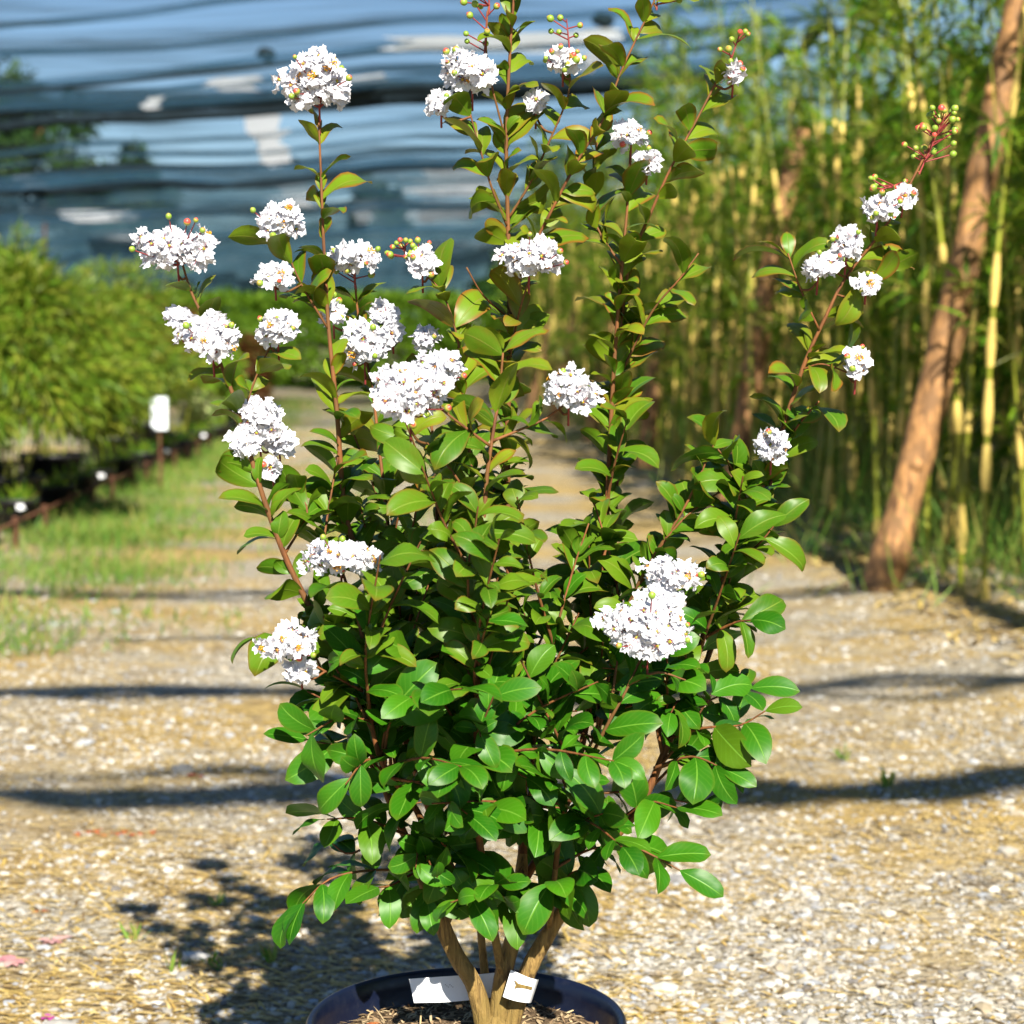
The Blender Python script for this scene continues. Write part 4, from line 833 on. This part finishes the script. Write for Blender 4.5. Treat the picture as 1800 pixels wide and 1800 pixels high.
# leaf blades: nine shapes, three ages
def leaf_shape(seed, level):
    rd = random.Random(seed); ns, nw = 9, 4; vs = []; uv = []
    wid = rd.uniform(0.50, 0.62); curl = rd.uniform(0.7, 1.9) if level else rd.uniform(0.5, 1.4); fold = rd.uniform(0.25, 0.75) if level else rd.uniform(0.12, 0.45); tw = rd.uniform(-0.5, 0.5); wav = rd.uniform(0.0, 0.05); sh = rd.uniform(1.0, 1.28)
    y = z = 0.0; ang = 0.15; side = rd.uniform(-0.12, 0.12); tip = rd.uniform(0.5, 1.0)
    for i in range(ns + 1):
        t = i / ns; w = 0.5 * wid * math.sin(math.pi * min(1, t ** sh)) ** 0.66 if 0 < t < 1 else (0.012 if t == 0 else 0.006)
        c, s_ = math.cos(tw * t), math.sin(tw * t)
        for j in range(nw + 1):
            q = (j / nw - 0.5) * 2; x = q * w * math.cos(fold * (1 - 0.3 * t)); h = abs(q) * w * math.sin(fold * (1 - 0.3 * t)) + wav * math.sin(t * 9 + q * 2 + seed) * abs(q) * (1 if 0 < t < 1 else 0) - 0.25 * w * q * q * (1 if level else 0.4)
            X, Hh = x * c - h * s_, x * s_ + h * c
            vs.append((X + side * t * t, y - Hh * math.sin(ang), z + Hh * math.cos(ang))); uv.append((0.5 + 0.5 * q, t))
        y += math.cos(ang) / ns; z += math.sin(ang) / ns; ang -= curl / ns * (0.5 + t * 1.2 * tip)
    fs = [(i * (nw + 1) + j, i * (nw + 1) + j + 1, (i + 1) * (nw + 1) + j + 1, (i + 1) * (nw + 1) + j) for i in range(ns) for j in range(nw)]
    return np.array(vs, dtype=np.float32), np.array(fs, dtype=np.int32), np.array(uv, dtype=np.float32)
SHAPES = [[leaf_shape(100 * lv + k, lv) for k in range(9)] for lv in range(3)]
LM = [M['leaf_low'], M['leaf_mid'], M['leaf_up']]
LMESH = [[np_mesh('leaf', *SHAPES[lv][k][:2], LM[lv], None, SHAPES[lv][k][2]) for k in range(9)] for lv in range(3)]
KIND = [random.randrange(9) for _ in LEAVES]
allv = []; allf = []; off = 0; WV = []
for (mx_, lv, s_), k in zip(LEAVES, KIND):
    v, f, uv = SHAPES[lv][k]; A = np.array(mx_); w = v @ A[:3, :3].T + A[:3, 3]; WV.append(w); allv.append(w); allf.append(f + off); off += len(v)
AV = np.concatenate(allv); AF = np.concatenate(allf)
bvh = BVHTree.FromPolygons([tuple(p) for p in AV.tolist()], [tuple(q) for q in AF.tolist()])
score = []; nf = len(SHAPES[0][0][1])
for i, ((mx_, lv, s_), k) in enumerate(zip(LEAVES, KIND)):
    w = WV[i]; vis = 0
    pr = [project(w[j]) for j in (0, 20, 24, 45)]
    ok = any(0 < a < 1800 and 0 < c < 1800 for a, c in pr)
    for j in (7, 12, 22, 27, 32, 21, 23):
        d = Vector(w[j]) - CAMP; hit = bvh.ray_cast(CAMP, d.normalized(), d.length + 0.01)
        if hit[2] is not None and hit[2] // nf == i: vis += 1
    wd = np.array(pr); area = (wd[:, 0].max() - wd[:, 0].min() + 8) * (wd[:, 1].max() - wd[:, 1].min() + 8)
    score.append(vis * math.sqrt(area) if ok else -1)
order = np.argsort(-np.array(score)); own = set(order[:300].tolist())
rest_v = []; rest_f = []; rest_uv = []; rest_m = []; off = 0
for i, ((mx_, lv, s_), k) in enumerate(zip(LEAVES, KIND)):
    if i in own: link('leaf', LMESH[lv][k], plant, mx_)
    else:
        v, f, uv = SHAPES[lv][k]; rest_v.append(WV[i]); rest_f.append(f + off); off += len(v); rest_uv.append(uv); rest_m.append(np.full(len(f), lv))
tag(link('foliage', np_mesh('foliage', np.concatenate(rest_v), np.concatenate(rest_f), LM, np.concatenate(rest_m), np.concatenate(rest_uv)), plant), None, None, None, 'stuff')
print('leaves', len(LEAVES), 'visible', sum(1 for q in score if q > 0))

# ------------------------------------------------------------------ flowers
def flower_shape(seed, openness, gold):
    """six crinkled clawed petals round a tuft of yellow stamens; unit radius"""
    rd = random.Random(seed); mb = MB()
    for k in range(6):
        a = k * math.pi / 3 + rd.uniform(-0.2, 0.2); el = rd.uniform(-0.35, 0.5) * openness; o = Vector((math.cos(a) * math.cos(el), math.sin(a) * math.cos(el), math.sin(el)))
        sd = Vector((-math.sin(a), math.cos(a), 0)); u = o.cross(sd) * -1
        c = o * rd.uniform(0.66, 0.80); mb.tube([o * 0.12, o * 0.3 + Vector((0, 0, .04)), c * 0.78], [0.022, 0.016, 0.02], 4, 2, False)
        nr, na = 4, 18; vs = [c - u * 0.06]; rrad = rd.uniform(0.40, 0.50); ph = rd.uniform(0, 6)
        tl = rd.uniform(-0.7, 0.7)
        for i in range(1, nr + 1):
            q = i / nr
            for j in range(na):
                w = 2 * math.pi * j / na; rr = rrad * q * (1 + q * 0.16 * math.sin(w * 5 + ph) + q * 0.16 * rd.uniform(-1, 1)); hh = q * q * (0.10 * math.sin(w * 6 + ph * 2) + 0.10 * rd.uniform(-1, 1)) + 0.22 * q * q * math.cos(w * 2 + ph) * 0.6
                vs.append(c + o * rr * math.cos(w) + (sd * math.cos(tl) + u * math.sin(tl)) * rr * math.sin(w) + u * hh)
        fs = [(0, 1 + j, 1 + (j + 1) % na) for j in range(na)] + [(1 + (i - 1) * na + j, 1 + i * na + j, 1 + i * na + (j + 1) % na, 1 + (i - 1) * na + (j + 1) % na) for i in range(1, nr) for j in range(na)]
        mb.add(vs, fs, 0)
    for k in range(30 if gold else 6):
        d = Vector((rd.gauss(0, .5), rd.gauss(0, .5), rd.uniform(0.5, 1.0))).normalized() * (rd.uniform(0.3, 0.5) if gold else rd.uniform(0.1, 0.22)); r_ = rd.uniform(0.05, 0.085) if gold else 0.04
        mb.add([d + Vector((r_, 0, 0)), d + Vector((-r_, 0, 0)), d + Vector((0, r_, 0)), d + Vector((0, -r_, 0)), d + Vector((0, 0, r_)), d + Vector((0, 0, -r_))], [(0, 2, 4), (2, 1, 4), (1, 3, 4), (3, 0, 4), (2, 0, 5), (1, 2, 5), (3, 1, 5), (0, 3, 5)], 1)
    mb.lathe([(0.001, -0.16), (0.10, -0.12), (0.15, 0.0), (0.10, 0.08), (0.001, 0.09)], 8, 3)
    return mb.mesh('flower', [M['petal'], M['stamen'], M['throat'], M['bud']])
FLO = [flower_shape(300 + k, [1.0, 0.8, 1.1, 0.6, 1.0, 0.9, 1.2, 0.75][k], k in (0, 5)) for k in range(8)]
mb = MB(); mb.lathe([(0.001, -1.0), (0.5, -0.86), (0.92, -0.35), (1.0, 0.1), (0.85, 0.6), (0.45, 0.95), (0.12, 1.12), (0.001, 1.2)], 10); BUD = mb.mesh('bud', M['bud'])
for ci, (u, v_, w, h, dy, nb) in enumerate(CL):
    Yc = Y0 + dy - 0.015; c = at(u, v_, Yc); px = Yc * 1.03 / FPX; rw, rh = w * px / 2, h * px / 2; cl = empty('flower_cluster', c); cl.parent = plant
    root = c + Vector((0, 0.015, -rh * 1.15)); st = MB(); fr = 17.5 * px; nfl = max(3, int(round(w * h / 400.0)))
    ends = []
    for k in range(nfl):
        if k == 0: q = Vector((0, -0.6, 0.2))
        else:
            ga = k * 2.399963; zz = 1 - 1.7 * (k + 0.3) / nfl; rr = math.sqrt(max(0, 1 - zz * zz)); q = Vector((rr * math.cos(ga), -abs(rr * math.sin(ga)) * 0.9 + (0.3 if k % 4 == 0 else 0.0), zz))
        d = q.normalized(); pos = Vector((d.x * max(rw - fr * 0.75, 0.002), d.y * (rw * 0.55), d.z * max(rh - fr * 0.75, 0.002))) * random.uniform(0.62, 1.12) * (1 + 0.55 * noise.noise(Vector((d.x * 1.6, d.z * 1.6, ci * 3.7))))
        nd = (d + Vector((random.gauss(0, .25), -0.6 + random.gauss(0, .3), 0.2 + random.gauss(0, .3)))).normalized()
        m4 = Matrix.Translation(pos) @ nd.to_track_quat('Z', 'Y').to_matrix().to_4x4() @ Matrix.Rotation(random.uniform(0, 6.28), 4, 'Z') @ Matrix.Scale(fr * random.uniform(0.9, 1.2), 4)
        link('flower', FLO[random.choice((0, 5)) if k and random.random() < 0.10 else random.choice((1, 2, 3, 4, 6, 7))], cl, m4); ends.append((pos - nd * fr * 0.15, 0.0007))
    for k in range(int(nb * 1.4)):
        a = random.uniform(0, 6.28); q = Vector((math.cos(a), random.uniform(-1.0, 0.2), math.sin(a) * 0.9 + 0.15)); pos = Vector((q.x * rw * random.uniform(.5, 1.12), q.y * rw * 0.8, q.z * rh * random.uniform(.6, 1.25)))
        bd = (pos - Vector((0, 0.01, -rh))).normalized(); s_ = random.uniform(0.0030, 0.0050)
        link('bud', BUD, cl, Matrix.Translation(pos) @ bd.to_track_quat('Z', 'Y').to_matrix().to_4x4() @ Matrix.Scale(s_, 4)); ends.append((pos - bd * s_ * 0.9, 0.0007))
    rl = root - c
    st.tube([rl - Vector((0, -0.004, 0.012)), rl * 0.5, Vector((0, 0, 0))], [0.0016, 0.0013, 0.001], 5, 0, False)
    for e, r_ in ends:
        m0 = rl * random.uniform(0.05, 0.6); st.tube([m0, m0.lerp(e, 0.55) + Vector((0, 0, -0.002)), e], [0.0011, 0.0009, r_], 4, 0, False)
    st.build('stalk', M['red_stalk'], cl)
    # small bracts below the cluster
    # connecting stalk down to the nearest stem point
    best = min((p for k_, pa in PATHS.items() for p in pa), key=lambda p: (p - root).length + (0.05 if p.z > root.z + 0.01 else 0))
    if (best - root).length > 0.006:
        cs = MB(); path = smooth_path([best, best.lerp(root, 0.55) + Vector((0, 0, -0.12 * (best - root).length)), root + Vector((0, 0, 0.004))], 4); cs.tube(path, [0.0017] * len(path), 5, 0, False); o = cs.build('peduncle', M['stem'], plant)
# bud panicles that have not opened yet
for (u, v_, du, dv, dy, nb) in [(1625, 285, 38, -85, -.05, 30), (860, 10, -2, -60, .05, 9), (852, 90, 4, -70, .05, 7), (1155, 8, 4, -40, .02, 7), (1000, 75, -4, -42, .05, 6), (1285, 105, 14, -42, .10, 7), (715, 452, -6, -20, .02, 9), (625, 500, -4, -30, .10, 8), (1470, 470, 20, -30, -.06, 4), (1575, 325, -30, 10, -.05, 10)]:
    p0 = W((u, v_, dy)); p1 = W((u + du, v_ + dv, dy)); bp = empty('bud_panicle', p0); bp.parent = plant; st = MB(); ax = p1 - p0; st.tube([-ax * 0.25, ax * 0.4, ax], [0.0014, 0.0011, 0.0007], 5, 0, False)
    L = max(ax.length, 0.02)
    for k in range(nb):
        t = random.uniform(0.0, 1.0); a = random.uniform(0, 6.28); b0 = ax * max(t - 0.12, 0); rr = (0.032 * (1 - 0.6 * t)) * min(1.0, L / 0.05 + 0.35); e = ax * t + Vector((math.cos(a) * rr, math.sin(a) * rr * 0.8, random.uniform(0, 0.012)))
        s_ = random.uniform(0.0033, 0.0052); bd = (e - b0).normalized(); st.tube([b0, b0.lerp(e, 0.6), e], [0.0010, 0.0009, 0.0008], 4, 0, False)
        link('bud', BUD, bp, Matrix.Translation(e + bd * s_ * 0.8) @ bd.to_track_quat('Z', 'Y').to_matrix().to_4x4() @ Matrix.Scale(s_, 4))
    st.build('stalk', M['red_stalk'], bp)
    best = min((p for pa in PATHS.values() for p in pa), key=lambda p: (p - (p0 - ax * 0.25)).length); q0 = p0 - ax * 0.25
    if (best - q0).length > 0.004:
        cs = MB(); path = [best, best.lerp(q0, 0.5), q0 + ax * 0.05]; cs.tube(path, [0.0016, 0.0015, 0.0014], 5, 0, False); cs.build('peduncle', M['stem'], plant)

# ------------------------------------------------------------------ tag round the trunks, fallen bits
tg = empty('plant_tag', at(830, 1742, Y0)); tag(tg, 'white plastic loop tag wrapped round the shrub trunks above the soil', 'tag'); C0 = tg.location.copy()
def strip(top, bot, name, m=M['tag'], k=6):
    mb = MB(); T = smooth_path([W(p) - C0 for p in top], k); B = smooth_path([W(p) - C0 for p in bot], k); n = len(T); off_ = Vector((0, 0.0008, 0))
    mb.add(T + B, [(i, i + 1, n + i + 1, n + i) for i in range(n - 1)]); mb.add([p + off_ for p in T + B], [(n + i, n + i + 1, i + 1, i) for i in range(n - 1)]); return mb.build(name, m, tg)
strip([(719, 1721, .012), (790, 1716, .028), (850, 1712, .03), (897, 1707, .012), (905, 1706, -.03)], [(728, 1763, .010), (795, 1761, .022), (850, 1755, .024), (890, 1752, .008), (893, 1752, -.032)], 'band')
strip([(898, 1705, -.034), (912, 1711, -.037), (928, 1718, -.036), (943, 1722, -.026), (947, 1722, .0)], [(884, 1752, -.036), (897, 1757, -.039), (913, 1761, -.038), (930, 1763, -.028), (934, 1762, .0)], 'loop_end')
mb = MB(); a_, b_ = W((906, 1722, -.0405)) - C0, W((938, 1738, -.032)) - C0
mb.add([W(p) - C0 for p in [(903, 1720, -.0405), (911, 1729, -.0405), (936, 1735, -.0335), (935, 1740, -.0335), (910, 1736, -.0405), (904, 1738, -.0405), (907, 1730, -.041)]], [(0, 1, 6), (1, 4, 6), (4, 5, 6), (1, 2, 3, 4)]); mb.build('slot', M['trunk'], tg, False)
for k in range(6):
    mb = MB(); p = W((783 + k * 2.6, 1731 + (k % 3) * 2, .022)) - C0; mb.box(p, (0.0012, 0.0004, 0.0009)); mb.build('print_mark', M['ink'], tg, False)
def fallen(u, v_, s_, m, label, name, cat, k=5, z=None, dy=None):
    Y = CAM_H / math.tan(PITCH + math.atan((v_ - 900) / FPX)) if dy is None else Y0 + dy; p = at(u, v_, Y); P_ = np.tile([[0, 0, 0.003]], (k, 1)) + rng.normal(0, s_ * 0.15, (k, 3)) * [1, 1, 0.2]; a = np.arange(k) * 6.28 / k + 0.4
    D = np.stack([np.cos(a), np.sin(a), rng.uniform(0.0, 0.5, k)], 1); vv, ff = blades(P_, D, np.tile([0, 0, 1.0], (k, 1)), np.full(k, s_), np.full(k, s_ * 0.7), 0.3)
    o = link(name, np_mesh(name, vv, ff, m)); o.location = p if dy is not None else (p.x, p.y, gz(p.x, p.y)); tag(o, label, cat); return o
fallen(85, 1790, 0.016, M['magenta'], 'crumpled magenta petal lying on the gravel', 'fallen_petal', 'petal')
fallen(810, 1341, 0.005, M['magenta'], 'tiny magenta petal caught on a shrub leaf', 'fallen_petal', 'petal', 5, None, -.235)
fallen(345, 1368, 0.035, M['fallen_red'], 'rust red dead leaf lying in the shadow band on the path', 'fallen_leaf', 'leaf', 2)
fallen(70, 1600, 0.022, M['fallen_red'], 'orange curled dead leaf on the straw and gravel', 'fallen_leaf', 'leaf', 2)
fallen(20, 1690, 0.04, M['pink_chip'], 'faded pink curled petals heaped on the straw', 'fallen_petal', 'petal', 9)
fallen(95, 1655, 0.03, M['pink_chip'], 'faded pink petals scattered beside the straw stalks', 'fallen_petal', 'petal', 7)
for i, u in enumerate([138, 155, 168, 182, 205, 218, 232, 246, 268]):
    fallen(u, 1467 - (i % 3) * 3, 0.016, M['fallen_red'], 'orange red leaf scrap in a line across the gravel', 'leaf_scrap', 'leaf', 4)['group'] = 'orange red scraps in a line'
fallen(653, 1760, 0.012, M['fallen_red'], 'red brown leaf scrap on the potting soil', 'leaf_scrap', 'leaf', 3, None, 0.06).location.z = SZ + 0.012
